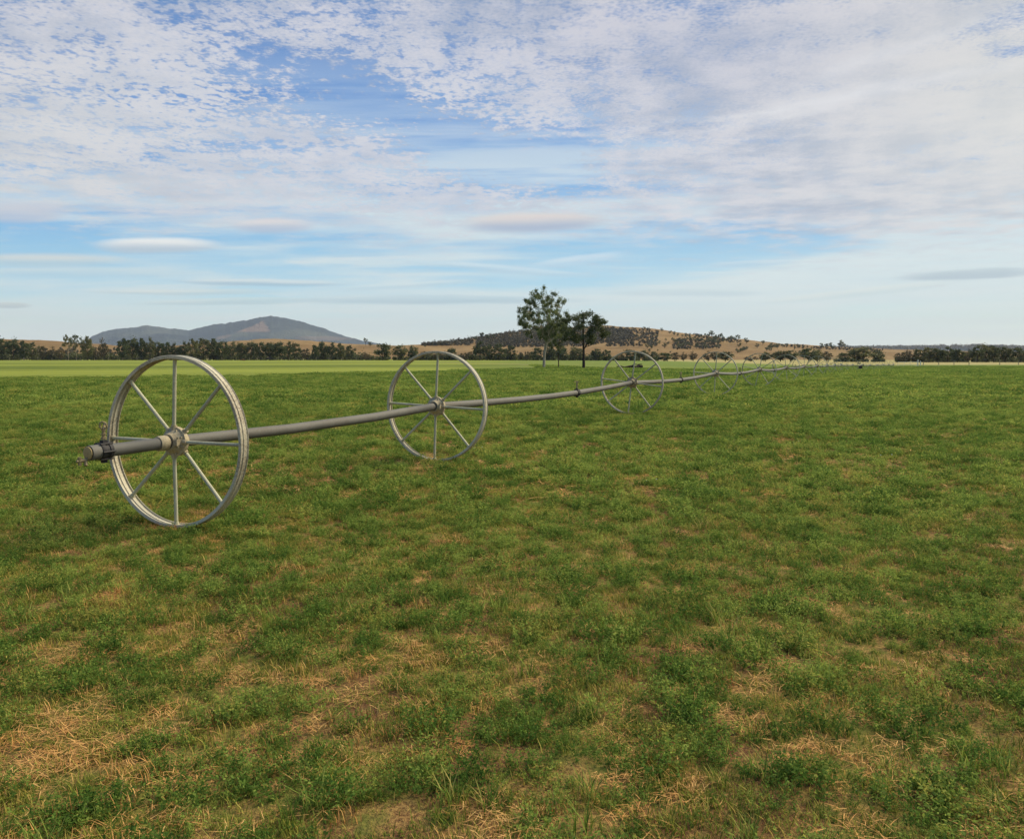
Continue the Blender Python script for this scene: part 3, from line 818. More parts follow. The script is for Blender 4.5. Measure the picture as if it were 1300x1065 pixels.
# woods on the hill that read as one mass
def woods():
    rng = R(9); Cs = []
    def add(n, fx, fy, sd):
        for _ in range(n):
            px = rng.uniform(*fx)
            if vnoise(px / 9.0, rng.uniform(0, 1) * 0 + sd * 7 + px / 23.0) < rng.uniform(-.3, .45) * (px > 730): continue
            lo, hi = fy(px)
            if hi <= lo: continue
            py = rng.uniform(lo, hi)
            b = hill_hit(px, py); s = b.y / F; h = rng.uniform(1.4, 5.2) * s * sd
            Cs.append((b.x, b.y, b.z + h * 0.5, h * 0.55))
    crest = lambda px: HOR - float(hill_e(px))
    add(2200, (605, 800), lambda px: (crest(px) + 0.6 + max(0, (px - 745)) * 0.10, 441 - max(0, px - 700) * 0.02 - max(0, px - 740) * 0.14), 1)
    add(420, (770, 835), lambda px: (crest(px) + 2, 440), 0.8)
    add(260, (536, 600), lambda px: (crest(px) + 0.6, 439), 0.9)
    add(170, (855, 914), lambda px: (431.5 + abs(px - 885) * 0.05, 444), 0.95)
    add(50, (880, 940), lambda px: (crest(px) + 0.5, crest(px) + 5), 0.9)
    add(70, (985, 1120), lambda px: (crest(px) + 0.2, crest(px) + 3), 0.6)
    add(160, (-60, 150), lambda px: (444, 452), 0.8)
    C = np.array(Cs); n = len(C) * 26
    V, t = leafcloud(rng, C[:, :3], C[:, 3], n, 2.0, 0.9)
    o = link('hill_woods', mesh_from('hill_woods', V, np.arange(4 * n).reshape(n, 4), t, mats=[M_WOODS])); tag(o, 'dark scrubby woods covering the upper and left side of the dry hill', 'woods', kind='stuff')
M_WOODS = treemat('hill_woods_leaves', lin(58, 56, 40), lin(94, 86, 60), lin(116, 98, 70), 0.2)
woods()
def ridge_forest():
    rng = R(19); px = rng.uniform(1040, 1360, 900); y = 4350 + rng.uniform(-300, 100, 900)
    z = ridge_z(px, y); C = np.stack([U(px) * y, y, z + 4], -1); n = 900 * 14
    V, t = leafcloud(rng, C, np.full(900, 11.0), n, 8.0, 0.8)
    tag(link('ridge_forest', mesh_from('ridge_forest', V, np.arange(4 * n).reshape(n, 4), t, mats=[M_WOODS])), 'dark forest on the far low ridge at the right', 'forest', kind='stuff')
ridge_forest()

# ------------------------------------------------------------------ fences, gate, cattle, log
def wire_fence(name, pts, step, ph, label, wires=3):
    r = bpy.data.objects.new(name, None); COL.objects.link(r); a0 = Vector((*pts[0], gz(*pts[0]))); r.location = a0
    tag(r, label, 'fence'); P = []
    for a, b in zip(pts[:-1], pts[1:]):
        n = max(1, round((Vector(b) - Vector(a)).length / step))
        for k in range(n): P.append(Vector(a).lerp(Vector(b), k / n))
    P.append(Vector(pts[-1]))
    rn = random.Random(3)
    tops = []
    for p in P[:100]:
        z = gz(p.x, p.y); m = MB(); h = ph * rn.uniform(0.92, 1.08)
        m.tube([(0, 0, -0.1), (0.01, 0, h * 0.5), (rn.uniform(-.03, .03), 0, h), ], [0.10, 0.09, 0.08], 7)
        o = m.build('post', M_POST, r); o.location = Vector((p.x, p.y, z)) - a0; tops.append(o.location)
    for w in range(wires):
        m = MB(); m.tube([t + Vector((0, -0.1, ph * (0.35 + 0.28 * w))) for t in tops], 0.012, 4); m.build('wire', M_PIPE, r)
wire_fence('wire_fence', [gp(-60, 432), gp(120, 434), gp(300, 436), gp(470, 432)], 7.5, 1.5, 'weathered post and wire fence along the foot of the left treeline')
wire_fence('wire_fence', [gp(1172, 222), gp(1230, 226), gp(1269, 224), gp(1340, 224)], 5.5, 1.15, 'post and wire fence right of the white gate posts, before the dark trees')
def gatepost(px, y, h, lab):
    b = at(px, y); m = MB(); m.tube([(0, 0, -0.1), (0, 0, h - 0.06), (0, 0, h)], [0.13, 0.125, 0.07], 12)
    o = m.build('gate_post', M_WHITE, None, loc=b); m2 = MB()
    tag(o, lab, 'gate post'); return o
gatepost(1165.2, 205, 1.5, 'taller left one of the two white gate posts at the field edge')
gatepost(1168.4, 207, 1.25, 'shorter right one of the two white gate posts at the field edge')
def gate():
    a = at(1140, 205); b = at(1164, 205); r = bpy.data.objects.new('field_gate', None); COL.objects.link(r); r.location = a
    tag(r, 'low pale metal gate of two rails left of the white posts', 'gate')
    d = b - a
    for h in (0.35, 0.95):
        m = MB(); m.tube([(0, 0, h), d + Vector((0, 0, h))], 0.035, 8); m.build('rail', M_WHITE, r)
    for t in (0.0, 0.33, 0.66, 1.0):
        m = MB(); q = d * t; m.tube([q + Vector((0, 0, 0.05)), q + Vector((0, 0, 1.0))], 0.03, 8); m.build('upright', M_WHITE, r)
gate()
def laid_pipe():
    a = at(1139, 198); b = at(1192, 196); m = MB(); d = b - a
    m.tube([Vector((0, 0, .07)), d * 0.3 + Vector((0, 0, .08)), d * 0.6 + Vector((0, 0, .08)), d + Vector((0, 0, .07))], 0.075, 8)
    for t in (0, .33, .66, 1): m.tube([d * t * 0.985 + Vector((0, 0, .075)), d * (t * 0.985 + 0.015) + Vector((0, 0, .075))], 0.1, 8)
    o = m.build('irrigation_pipe', M_WHITE, None, loc=a); tag(o, 'pale pipe lying on the grass in front of the gate', 'pipe')
laid_pipe()

def cow_mesh():
    m = MB()
    # trunk: deep chest narrowing to the flank, one lofted surface from rump to muzzle (grazing)
    pts = [(-.82, 0, 1.18), (-.74, 0, 1.16), (-.5, 0, 1.10), (-.1, 0, 1.04), (.3, 0, 1.04), (.62, 0, 1.08), (.82, 0, 1.02), (1.0, 0, .82), (1.14, 0, .58), (1.22, 0, .44), (1.34, 0, .28), (1.40, 0, .18)]
    rad = [.10, .27, .34, .37, .36, .33, .24, .18, .15, .16, .12, .08]
    m.tube(pts, rad, 12)
    for sx, xk in ((1, .55), (-1, -.62)):
        for sy in (-1, 1):
            y = sy * .2
            if sx > 0: m.tube([(xk, y, 1.0), (xk + .02, y, .62), (xk, y, .42), (xk + .01, y, .12), (xk + .04, y, 0)], [.15, .10, .065, .055, .075], 8)
            else: m.tube([(xk, y, 1.05), (xk + .10, y, .75), (xk - .10, y, .48), (xk - .06, y, .12), (xk - .02, y, 0)], [.20, .15, .07, .055, .075], 8)
    for sy in (-1, 1): m.tube([(1.16, sy * .1, .55), (1.14, sy * .24, .58)], [.05, .03], 6)
    m.tube([(-.86, 0, 1.2), (-.95, 0, 1.0), (-.95, 0, .6)], [.04, .025, .04], 6)
    return m.mesh('cow', M_COW)
CW = cow_mesh()
for px, y, rot, lab in ((340, 395, 0.2, 'black cow grazing on the open grass, nearest the treeline shade below the mountain summit'),
                        (345, 437, 3.3, 'black cow beside the treeline just right of the grazing one'),
                        (390, 440, 1.3, 'black cow standing alone before the small brown tree in the gap')):
    o = link('cow', CW, None, at(px, y)); o.rotation_euler = (0, 0, rot); tag(o, lab, 'cow', 'black cattle by the treeline')
def log(px0, px1, y, r, mat, label, lump=True):
    a = at(px0, y); b = at(px1, y + 1.5); m = MB(); d = b - a
    n = 7; pts = [d * (k / (n - 1)) + Vector((0, 0, r * (0.7 + 0.3 * math.sin(k * 2.1)))) for k in range(n)]
    m.tube(pts, [r * (0.30 + 0.7 * (k / (n - 1)) ** 1.5) * (1 + .15 * math.sin(k * 5)) for k in range(n)], 10)
    if lump:
        m.tube([pts[-2], pts[-2] + Vector((0.5, 0.2, 0.45)), pts[-2] + Vector((1.1, 0.3, 0.5))], [r * 0.6, r * 0.35, r * 0.12], 8)
        m.tube([pts[-3], pts[-3] + Vector((0.3, -0.5, 0.35)), pts[-3] + Vector((0.9, -0.8, 0.3))], [r * 0.5, r * 0.3, r * 0.1], 8)
        m.tube([pts[-1], pts[-1] + Vector((.5, 0, .12))], [r, r * .6], 10)
    o = m.build('fallen_log', mat, None, loc=a); tag(o, label, 'log')
log(783, 812, 127, 0.30, M_LOG, 'long dark fallen log lying in the pasture, seen through the third wheel')
log(303, 311, 400, 0.5, M_LOGB, 'short brown log lying far off before the treeline, left of the cattle', False)

# ------------------------------------------------------------------ crop cover (stuff)
def leaf_quads(rng, P, size, up=0.8, wr=0.55):
    n = len(P)
    nrm = rng.normal(size=(n, 3)) * (1 - up); nrm[:, 2] += up; nrm /= np.linalg.norm(nrm, axis=1)[:, None]
    a = np.cross(nrm, rng.normal(size=(n, 3))); a /= np.linalg.norm(a, axis=1)[:, None]
    b = np.cross(nrm, a)
    L = size * rng.uniform(0.65, 1.35, n)[:, None]; W = L * wr
    fold = nrm * (W * 0.18)
    V = np.stack([P, P + a * L * .5 + b * W * .5 + fold, P + a * L, P + a * L * .5 - b * W * .5 + fold], 1)
    return V.reshape(-1, 3)
def lucerne_proto(seed, rad, h, stems, per, leaf, mat=None):
    rng = R(seed); P = []; T = []
    for s in range(stems):
        a = rng.uniform(0, 2 * PI); rr = rad * math.sqrt(rng.uniform(0, 1)); bx, by = rr * .6 * math.cos(a), rr * .6 * math.sin(a)
        hh = h * rng.uniform(.5, 1.0) * (1 - 0.35 * (rr / rad) ** 2); tx, ty = rr * math.cos(a) + rng.normal() * rad * .1, rr * math.sin(a) + rng.normal() * rad * .1
        st = rng.uniform(0, 1)
        for k in range(per):
            t = 0.15 + 0.85 * (k + rng.uniform()) / per
            c = np.array([bx + (tx - bx) * t, by + (ty - by) * t, hh * t])
            for j in range(3):
                P.append(c + rng.normal(size=3) * leaf * 0.45); T.append(np.clip(0.02 + 0.30 * st + 0.28 * rng.uniform() + 0.42 * t ** 1.5, 0, 1))  # tone climbs with height: depth shading put into the colour, plus paler young leaves
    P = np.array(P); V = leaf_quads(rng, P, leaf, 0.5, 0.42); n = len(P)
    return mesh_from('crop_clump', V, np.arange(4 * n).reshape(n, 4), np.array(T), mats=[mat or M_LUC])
def blades_proto(seed, n, L, w, rad, lay, mat):
    rng = R(seed); V = []; Fq = []; T = []
    for k in range(n):
        a = rng.uniform(0, 2 * PI); d = np.array([math.cos(a), math.sin(a), 0]); s = np.array([-d[1], d[0], 0])
        b0 = np.array([rng.normal() * rad * .5, rng.normal() * rad * .5, 0.002 + (rng.uniform(0, 0.02) if lay > .7 else 0)]); l = L * rng.uniform(.5, 1.2); ww = w * rng.uniform(.7, 1.3)
        la = lay * rng.uniform(.5, 1.1) if lay < .7 else rng.uniform(.8, 1.0)
        p1 = b0 + d * l * .5 * la * .8 + np.array([0, 0, l * .5 * math.sqrt(max(0.001, 1 - min(1, la) ** 2 * .9))])
        p2 = b0 + d * l * min(1, la * 1.2) + np.array([0, 0, l * .9 * math.sqrt(max(0.0, 1 - min(1, la * 1.1) ** 2))])
        if lay > .7: p1[2] = b0[2] + rng.uniform(0, .006); p2[2] = b0[2] + rng.uniform(-.004, .012)
        i = len(V); V += [b0 - s * ww / 2, b0 + s * ww / 2, p1 + s * ww * .45, p1 - s * ww * .45, p2 + s * ww * .12, p2 - s * ww * .12]
        Fq += [(i, i + 1, i + 2, i + 3), (i + 3, i + 2, i + 4, i + 5)]; t = rng.uniform(); T += [t, t]
    return mesh_from('blades', np.array(V), np.array(Fq), np.array(T), mats=[mat])
def flower_proto(seed):
    rng = R(seed); m = MB()
    for k in range(2):
        x, y = rng.uniform(-.1, .1, 2); z = rng.uniform(.06, .1)
        m.tube([(x, y, z - .004), (x, y, z + .004)], 0.008, 7)
    return m.mesh('petal', M_PETAL)

def scatter(name, protos, P, idx, scale, rotz, label, cat):
    pc = bpy.data.collections.new(name + '_kinds')
    for k, me in enumerate(protos):
        o = bpy.data.objects.new('%s_kind_%02d' % (name, k), me); pc.objects.link(o)
    n = len(P); me = bpy.data.meshes.new(name)
    me.vertices.add(n); me.vertices.foreach_set('co', np.asarray(P, np.float32).ravel())
    for an, tp, dat in (('pid', 'INT', idx), ('sc', 'FLOAT', scale), ('rz', 'FLOAT', rotz)):
        a = me.attributes.new(an, tp, 'POINT'); a.data.foreach_set('value', np.asarray(dat, np.int32 if tp == 'INT' else np.float32))
    me.update()
    o = link(name, me); tag(o, label, cat, kind='stuff')
    ng = bpy.data.node_groups.new(name + '_nodes', 'GeometryNodeTree')
    ng.interface.new_socket('Geometry', in_out='INPUT', socket_type='NodeSocketGeometry'); ng.interface.new_socket('Geometry', in_out='OUTPUT', socket_type='NodeSocketGeometry')
    N = ng.nodes; gi = N.new('NodeGroupInput'); go = N.new('NodeGroupOutput')
    ci = N.new('GeometryNodeCollectionInfo'); ci.inputs['Collection'].default_value = pc; ci.inputs['Separate Children'].default_value = True; ci.inputs['Reset Children'].default_value = True
    ip = N.new('GeometryNodeInstanceOnPoints'); ip.inputs['Pick Instance'].default_value = True
    def na(an, tp):
        q = N.new('GeometryNodeInputNamedAttribute'); q.data_type = tp; q.inputs['Name'].default_value = an; return q.outputs[0]
    cx = N.new('ShaderNodeCombineXYZ'); ng.links.new(na('rz', 'FLOAT'), cx.inputs[2])
    er = N.new('FunctionNodeEulerToRotation'); ng.links.new(cx.outputs[0], er.inputs[0])
    mp = N.new('GeometryNodeMeshToPoints'); ng.links.new(gi.outputs[0], mp.inputs[0])
    ng.links.new(mp.outputs[0], ip.inputs['Points']); ng.links.new(ci.outputs[0], ip.inputs['Instance'])
    ng.links.new(na('pid', 'INT'), ip.inputs['Instance Index']); ng.links.new(er.outputs[0], ip.inputs['Rotation']); ng.links.new(na('sc', 'FLOAT'), ip.inputs['Scale'])
    ng.links.new(ip.outputs[0], go.inputs[0])
    md = o.modifiers.new('scatter', 'NODES'); md.node_group = ng
    return o

def rand_pts(rng, y0, y1, dens, m=1.12):
    """points in the wedge seen by the camera (with margin), uniform per area"""
    hw = lambda y: 0.645 * m * y + 0.8
    area = (hw(y0) + hw(y1)) * (y1 - y0); n = int(area * dens)
    y = rng.uniform(y0, y1, n * 2); x = rng.uniform(-1, 1, n * 2) * hw(y1)
    k = np.abs(x) < hw(y); x, y = x[k][:n], y[k][:n]
    return x, y
def cover(x, y):
    """how lush the crop is: 0 bare .. 1 dense"""
    r = np.hypot(x, y)
    c = fbm(x * 5.0, y * 5.0, 3, 61, 0.6) * 1.15 + fbm(x * 1.6, y * 1.6, 3, 66) * 0.22 + fbm(x * 0.35, y * 0.35, 3, 71) * 0.13
    c = c - 0.655 + 0.05 * sstep(3.0, 8, r) + 0.07 * sstep(8, 22, r) - 0.10 * sstep(0.1, -0.5, x / np.maximum(y, .1)) * (1 - sstep(3.5, 7.5, r)) - 0.03 * (1 - sstep(2.8, 4.2, r)) + 0.055 * sstep(-1, 2.2, x / np.maximum(y, .1) * 4)
    for yw in ys[:4]:
        hw = hubp(yw); c = c - 0.40 * np.exp(-(((x - hw.x) / .34) ** 2 + ((y - hw.y + .05) / .26) ** 2))
    for (bx, by, br) in BARE:
        c = c - 0.9 * np.exp(-((x - bx) ** 2 + ((y - by) * 1.0) ** 2) / br ** 2)
    return c
def gpt(px, py):     # ground point seen at pixel
    y = 3.0
    for _ in range(60):
        x = U(px) * y; v = (487.5 - py) / F; z = gz(x, y)
        yn = (z - CAMZ) / ((v * CT - ST) / (CT + v * ST)); y = 0.5 * y + 0.5 * yn
    return U(px) * y, y
BARE = [(*gpt(1128, 962), .13), (*gpt(20, 955), .22), (*gpt(120, 985), .10), (*gpt(280, 860), .10), (*gpt(25, 830), .10), (*gpt(460, 960), .12)]

def crop():
    rng = R(12)
    near = [lucerne_proto(300 + k, .072 + .010 * (k % 3), .065 + .020 * (k % 3), 24, 6, .0098) for k in range(6)]
    weeds = [blades_proto(320 + k, 60, .050, .0034, .10, .55, M_WEED) for k in range(2)] + [lucerne_proto(322, .10, .030, 22, 3, .010, M_WEED)]
    grass = [blades_proto(330 + k, 26, .13, .0045, .05, .5, M_BLADE) for k in range(3)]
    mid = [lucerne_proto(340 + k, .115, .075 + .02 * (k % 3), 24, 5, .0155) for k in range(5)]
    midw = [blades_proto(350, 90, .060, .0055, .20, .55, M_WEED), lucerne_proto(351, .17, .035, 24, 3, .016, M_WEED)]
    far = [lucerne_proto(360 + k, .26, .10, 34, 3, .040) for k in range(4)]
    farw = [lucerne_proto(366 + k, .36, .05, 26, 3, .040, M_WEED) for k in range(2)]
    vfar = [lucerne_proto(370 + k, .9, .12, 44, 3, .10) for k in range(3)]
    protos = near + weeds + grass + mid + midw + far + farw + vfar + [flower_proto(5)]
    o = dict(near=0, weed=6, grass=9, mid=12, midw=17, far=19, farw=23, vfar=25, fl=28)
    X_, Y_, I, S = [], [], [], []
    def add(x, y, i, s): X_.append(x); Y_.append(y); I.append(i); S.append(s)
    def band(y0, y1, dens, lush, nl, weedy, nw, lushp, weedp, smin, smax, fade=None):
        x, y = rand_pts(rng, y0, y1, dens); c = cover(x, y); r = rng.uniform(size=len(x))
        if fade is not None:
            k = rng.uniform(size=len(x)) < fade(y); x, y, c, r = x[k], y[k], c[k], r[k]
        g = r < lushp * (0.16 + 0.84 * sstep(-.16, .10, c)); w = (~g) & (rng.uniform(size=len(x)) < weedp)
        n = g.sum(); add(x[g], y[g], o[lush] + rng.randint(0, nl, n), smin + (smax - smin) * rng.uniform(size=n) ** 2.2)
        n = w.sum(); add(x[w], y[w], o[weedy] + rng.randint(0, nw, n), rng.uniform(.7, 1.25, n))
    band(2.0, 10.5, 235, 'near', 6, 'weed', 3, .46, .50, .50, 1.8, fade=lambda y: 1 - 0.9 * sstep(7.5, 10.5, y))
    band(7.0, 27, 70, 'mid', 5, 'midw', 2, .66, .40, .55, 1.9, fade=lambda y: sstep(7, 10, y) * (1 - .9 * sstep(20, 27, y)))
    band(19, 75, 13, 'far', 4, 'farw', 2, .74, .40, .6, 1.7, fade=lambda y: sstep(19, 26, y) * (1 - .8 * sstep(55, 75, y)))
    band(55, 195, 1.4, 'vfar', 3, 'vfar', 3, .6, .5, .7, 1.3, fade=lambda y: sstep(55, 70, y))
    # grass tufts
    x, y = rand_pts(rng, 2.0, 13, 16); k = fbm(x * .8 + 30, y * .8, 3, 91) > .58; n = k.sum(); add(x[k], y[k], o['grass'] + rng.randint(0, 3, n), rng.uniform(.45, 1.05, n))
    x, y = rand_pts(rng, 5.5, 16, .06); n = len(x); add(x, y, np.full(n, o['fl']), rng.uniform(.5, 1.0, n))
    x = np.concatenate(X_); y = np.concatenate(Y_); I = np.concatenate(I); S = np.concatenate(S)
    # nothing of the crop grows in the pasture on the left or past the verge
    jx = (fbm(x * .35, y * .35, 3, 88) - .5) * 9 + rng.uniform(-2.5, 2.5, len(x)); jy = y; y = y + jx
    past = (y > 58.5 + (x + 25) * .40) & (y > 66 + (x + 18) * 1.75) & (x < 4); y = jy
    pxs = x / np.maximum(y, 1) * F + 650
    tk = np.interp(pxs, [400, 560, 650, 700, 745, 800, 850, 905, 950, 1000, 1030, 1100], [260, 235, 178, 150, 124, 118, 120, 122, 140, 190, 260, 260])
    past |= (y > tk - 1.5) | ((pxs > 1120) & (y > 212))
    past &= ~((y < 150) & (x < 10) & (rng.uniform(size=len(x)) < .0))
    k = ~past; x, y, I, S = x[k], y[k], I[k], S[k]
    z = ground(x, y) - .004
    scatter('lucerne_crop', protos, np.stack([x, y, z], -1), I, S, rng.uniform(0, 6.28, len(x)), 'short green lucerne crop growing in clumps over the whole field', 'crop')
    print('crop', len(x))
    # straw litter
    st = [blades_proto(400 + k, 46, .065, .0024, .09, 1.0, M_STRAW) for k in range(4)] + [blades_proto(410 + k, 16, .06, .003, .05, .4, M_STRAW) for k in range(2)] + [blades_proto(420 + k, 26, .20, .010, .22, 1.0, M_STRAW) for k in range(2)]
    x, y = rand_pts(rng, 2.0, 11, 120); c = cover(x, y); r = rng.uniform(size=len(x)); k = r < .14 + .6 * (1 - sstep(-.16, .06, c)); x, y = x[k], y[k]; n = len(x)
    I = rng.randint(0, 6, n); S = rng.uniform(.6, 1.3, n)
    x2, y2 = rand_pts(rng, 9, 38, 16); c = cover(x2, y2); k = rng.uniform(size=len(x2)) < .12 + .9 * (1 - sstep(-.06, .10, c)); x2, y2 = x2[k], y2[k]; n2 = len(x2)
    x = np.concatenate([x, x2]); y = np.concatenate([y, y2]); I = np.concatenate([I, rng.randint(6, 8, n2)]); S = np.concatenate([S, rng.uniform(.6, 1.3, n2)])
    scatter('dry_straw', st, np.stack([x, y, ground(x, y) + .002], -1), I, S, rng.uniform(0, 6.28, len(x)), 'dry straw litter lying between the green crop clumps', 'straw')
    print('straw', len(x))
crop()

# ------------------------------------------------------------------ haze
HZ = bpy.data.materials.new('haze_air'); HZ.use_nodes = True; nt = HZ.node_tree
for n in list(nt.nodes):
    if n.type == 'BSDF_PRINCIPLED': nt.nodes.remove(n)
pv = nt.nodes.new('ShaderNodeVolumePrincipled'); pv.inputs['Color'].default_value = (0.76, 0.88, 1.0, 1); pv.inputs['Density'].default_value = 5.2e-5; pv.inputs['Anisotropy'].default_value = 0.1
nt.links.new(pv.outputs[0], nt.nodes['Material Output'].inputs['Volume'])
m = MB(); m.box((0, 0, 270), (31000, 31000, 610)); hz = m.build('haze', HZ, None, smooth=False); tag(hz, 'thin pale blue haze in the air', 'haze', kind='stuff')

# ------------------------------------------------------------------ world
SUN_AZ, SUN_EL = math.radians(66), math.radians(47)     # right of the view direction
wd = bpy.data.worlds.new('World'); SC.world = wd; wd.use_nodes = True; nt = wd.node_tree; X.nt = nt
for n in list(nt.nodes): nt.nodes.remove(n)
out = nt.nodes.new('ShaderNodeOutputWorld')
sky = nt.nodes.new('ShaderNodeTexSky'); sky.sky_type = 'NISHITA'; sky.sun_disc = False
sky.sun_elevation = SUN_EL; sky.sun_rotation = SUN_AZ; sky.air_density = 1.0; sky.dust_density = 0.6; sky.ozone_density = 1.5
bg1 = nt.nodes.new('ShaderNodeBackground'); bg1.inputs[1].default_value = 0.10; nt.links.new(sky.outputs[0], bg1.inputs[0])
D = nt.nodes.new('ShaderNodeTexCoord').outputs['Generated']
dx, dy, dz = sep(D)
dyp = X.m('ABSOLUTE', dy).max(0.05)
az = dx / dyp                 # tan of azimuth
el = dz / dyp                 # tan of elevation along the view
# pixel -> (az, el)
def ae(px, py):
    v = (487.5 - py) / F; den = (CT + v * ST); return (px - 650) / F / den, (v * CT - ST) / den
zc = dz.max(0.0) + 0.035
P1 = vec(dx / zc, dy / zc, 0.0)
W1 = noise(P1, 0.9, 4, 0.6); W2 = noise(vec(dx / zc, dy / zc, 7.0), 0.9, 4, 0.6)
azw = az + (W1 - 0.5) * 0.16; elw = el + (W2 - 0.5) * 0.09
def blob(px, py, wx, wy, rot=0.0, warp=True, p=1.0):
    a0, e0 = ae(px, py); A = (azw if warp else az) - a0; E = (elw if warp else el) - e0
    c, s = math.cos(math.radians(rot)), math.sin(math.radians(rot)); wx /= F; wy /= F
    a = (A * c + E * s) / wx; b = (E * c - A * s) / wy
    return (0.0 - (a * a + b * b)).exp()
def add_all(l):
    t = l[0]
    for q in l[1:]: t = t + q
    return t
# large coverage of the high cloud sheet
cov = add_all([
    blob(150, 185, 330, 95, -12) * 1.1, blob(420, 240, 330, 60, -14) * 0.75, blob(60, 90, 180, 90, -15) * 0.55, blob(620, 290, 120, 30, -5) * 0.2,
    blob(780, 70, 230, 90, -5) * 0.85, blob(1150, 120, 330, 130, 12) * 0.95, blob(980, 235, 200, 55, 8) * 0.85, blob(1240, 250, 220, 60, 12) * 0.6, blob(520, -20, 250, 70, 0) * 0.45, blob(1250, 0, 250, 100, 0) * 0.4, blob(150, 10, 260, 50, 0) * 0.25,
    blob(640, 130, 130, 40, -20) * 0.20, blob(300, 40, 200, 70, -10) * 0.28,
])
hole = add_all([blob(400, 95, 170, 34, -24) * 0.34, blob(600, 185, 150, 22, -14) * 0.5, blob(690, 300, 160, 26, 0, True) * 0.5, blob(330, 298, 120, 14, 0, True) * 0.3, blob(300, 60, 120, 20, -15) * 0.12, blob(830, 187, 60, 10, 0) * 0.5, blob(710, 190, 70, 35, 0) * 0.4, blob(690, 240, 60, 30, 0) * 0.15])
cl1 = noise(vec(dx / zc * 0.9, dy / zc * 0.8, 0.0), 34.0, 2, 0.5, 0.2); cl2 = noise(vec(dx / zc, dy / zc * 0.8, 4.0), 19.0, 3, 0.5, 0.3)
wm = noise(P1, 1.3, 2, 0.5).ss(0.38, 0.62)
cells = cl1 * wm + cl2 * (1 - wm)
fine = noise(P1, 80.0, 2, 0.6); mid = noise(P1, 5.0, 4, 0.6); big_ = noise(P1, 1.6, 3, 0.5)
mottle = blob(300, 150, 460, 190, -8) + blob(560, 210, 260, 120, 0) * 0.5
mott = (mottle).clamp()
smooth_tex = mid * 0.7 + fine * 0.3
tex = cells * 0.75 + fine * 0.25
c_m = (cov.min(0.60) - hole + (tex - 0.5) * 3.6 + (mid - 0.5) * 1.6 + (big_ - 0.5) * 1.3 + 0.04).ss(0.02, 0.70)
c_s = (cov.min(0.9) - hole * 0.8 + (smooth_tex - 0.5) * 2.4 + (big_ - 0.5) * 1.0).ss(0.05, 0.85)
alpha = c_m * mott + c_s * (1 - mott)
hi = el.ss(0.10, 0.20)
alpha = (alpha * (1 - blob(560, 325, 900, 26, 0, True) * 0.55) * (el + (W1 - 0.5) * 0.16 + (mid - 0.5) * 0.20 + az * 0.05).ss(0.085, 0.225)).clamp() * 0.95
# thin streaked veil lower down
sv = vec(azw * 2.2, el * 26.0, 3.0); s1 = noise(sv, 1.0, 5, 0.6, 0.4); s2 = noise(vec(azw * 5.0, el * 70.0, 9.0), 1.0, 4, 0.55)
veil = (s1 * 0.75 + s2 * 0.35 + blob(1220, 318, 380, 34, 12, False) * 0.42 + blob(620, 300, 140, 40, 25, False) * 0.12 - blob(600, 320, 600, 32, 0, False) * 0.12 - blob(60, 300, 120, 18, 0, False) * 0.10 - blob(1000, 300, 130, 22, 6, False) * 0.15).ss(0.36, 0.66) * 0.85
veil = (veil * el.ss(0.44, 0.16)).clamp() * el.ss(-0.02, 0.06, 0.5, 1.0)
# clear-air colours (Nishita under a thin milky veil)
ramp = nt.nodes.new('ShaderNodeValToRGB'); nt.links.new((el * 2.2).clamp().k, ramp.inputs[0])
cr = ramp.color_ramp; cr.elements[0].position = 0.0; cr.elements[0].color = lin(246, 246, 220)
cr.elements[1].position = 1.0; cr.elements[1].color = lin(82, 126, 182)
for p_, c_ in ((0.05, lin(232, 240, 222)), (0.11, lin(192, 226, 226)), (0.18, lin(158, 206, 226)), (0.30, lin(134, 188, 220)), (0.42, lin(106, 166, 216)), (0.62, lin(90, 142, 202)), (0.82, lin(84, 130, 190))):
    e_ = cr.elements.new(p_); e_.color = c_
rampc = ramp.outputs[0]
warmL = blob(-50, 420, 260, 60, 0, False) * 0.6 + blob(1350, 400, 420, 90, 0, False) * 0.65
rampc = mix(warmL.clamp() * 0.8, rampc, lin(232, 230, 210))
# cloud colours
sh = noise(P1, 2.6, 4, 0.6)
cc = mix((sh * 0.95 + smooth_tex * 0.7 - 0.20).ss(0.42, 0.78), lin(146, 156, 178), lin(204, 200, 204))
cc = mix((tex - 0.5).ss(0.08, -0.14) * mott * 0.6, cc, lin(160, 174, 200))
cc = mix(c_m.ss(0.4, 1.0) * mott * 0.5, cc, lin(206, 208, 214))
warm = (blob(1330, 120, 330, 190, 0, False) + blob(0, 190, 260, 140, 0, False) * 0.6).clamp()
cc = mix(warm * 0.75, cc, lin(218, 214, 202))
cc = mix(blob(900, 60, 180, 60, 0, False) * 0.35, cc, lin(176, 178, 192))
vc = mix(s2, lin(196, 212, 216), lin(222, 226, 220))
stk = add_all([blob(1050, 122, 230, 6, 10) * 0.9, blob(960, 150, 200, 5, 11) * 0.5, blob(1150, 60, 160, 9, 22) * 0.6, blob(880, 262, 90, 14, -12) * 0.6])
cc = mix((stk * (mid * 1.6)).clamp() * 0.55, cc, lin(226, 224, 222))
c = mix(veil, rampc, vc)
c = mix(alpha, c, cc)
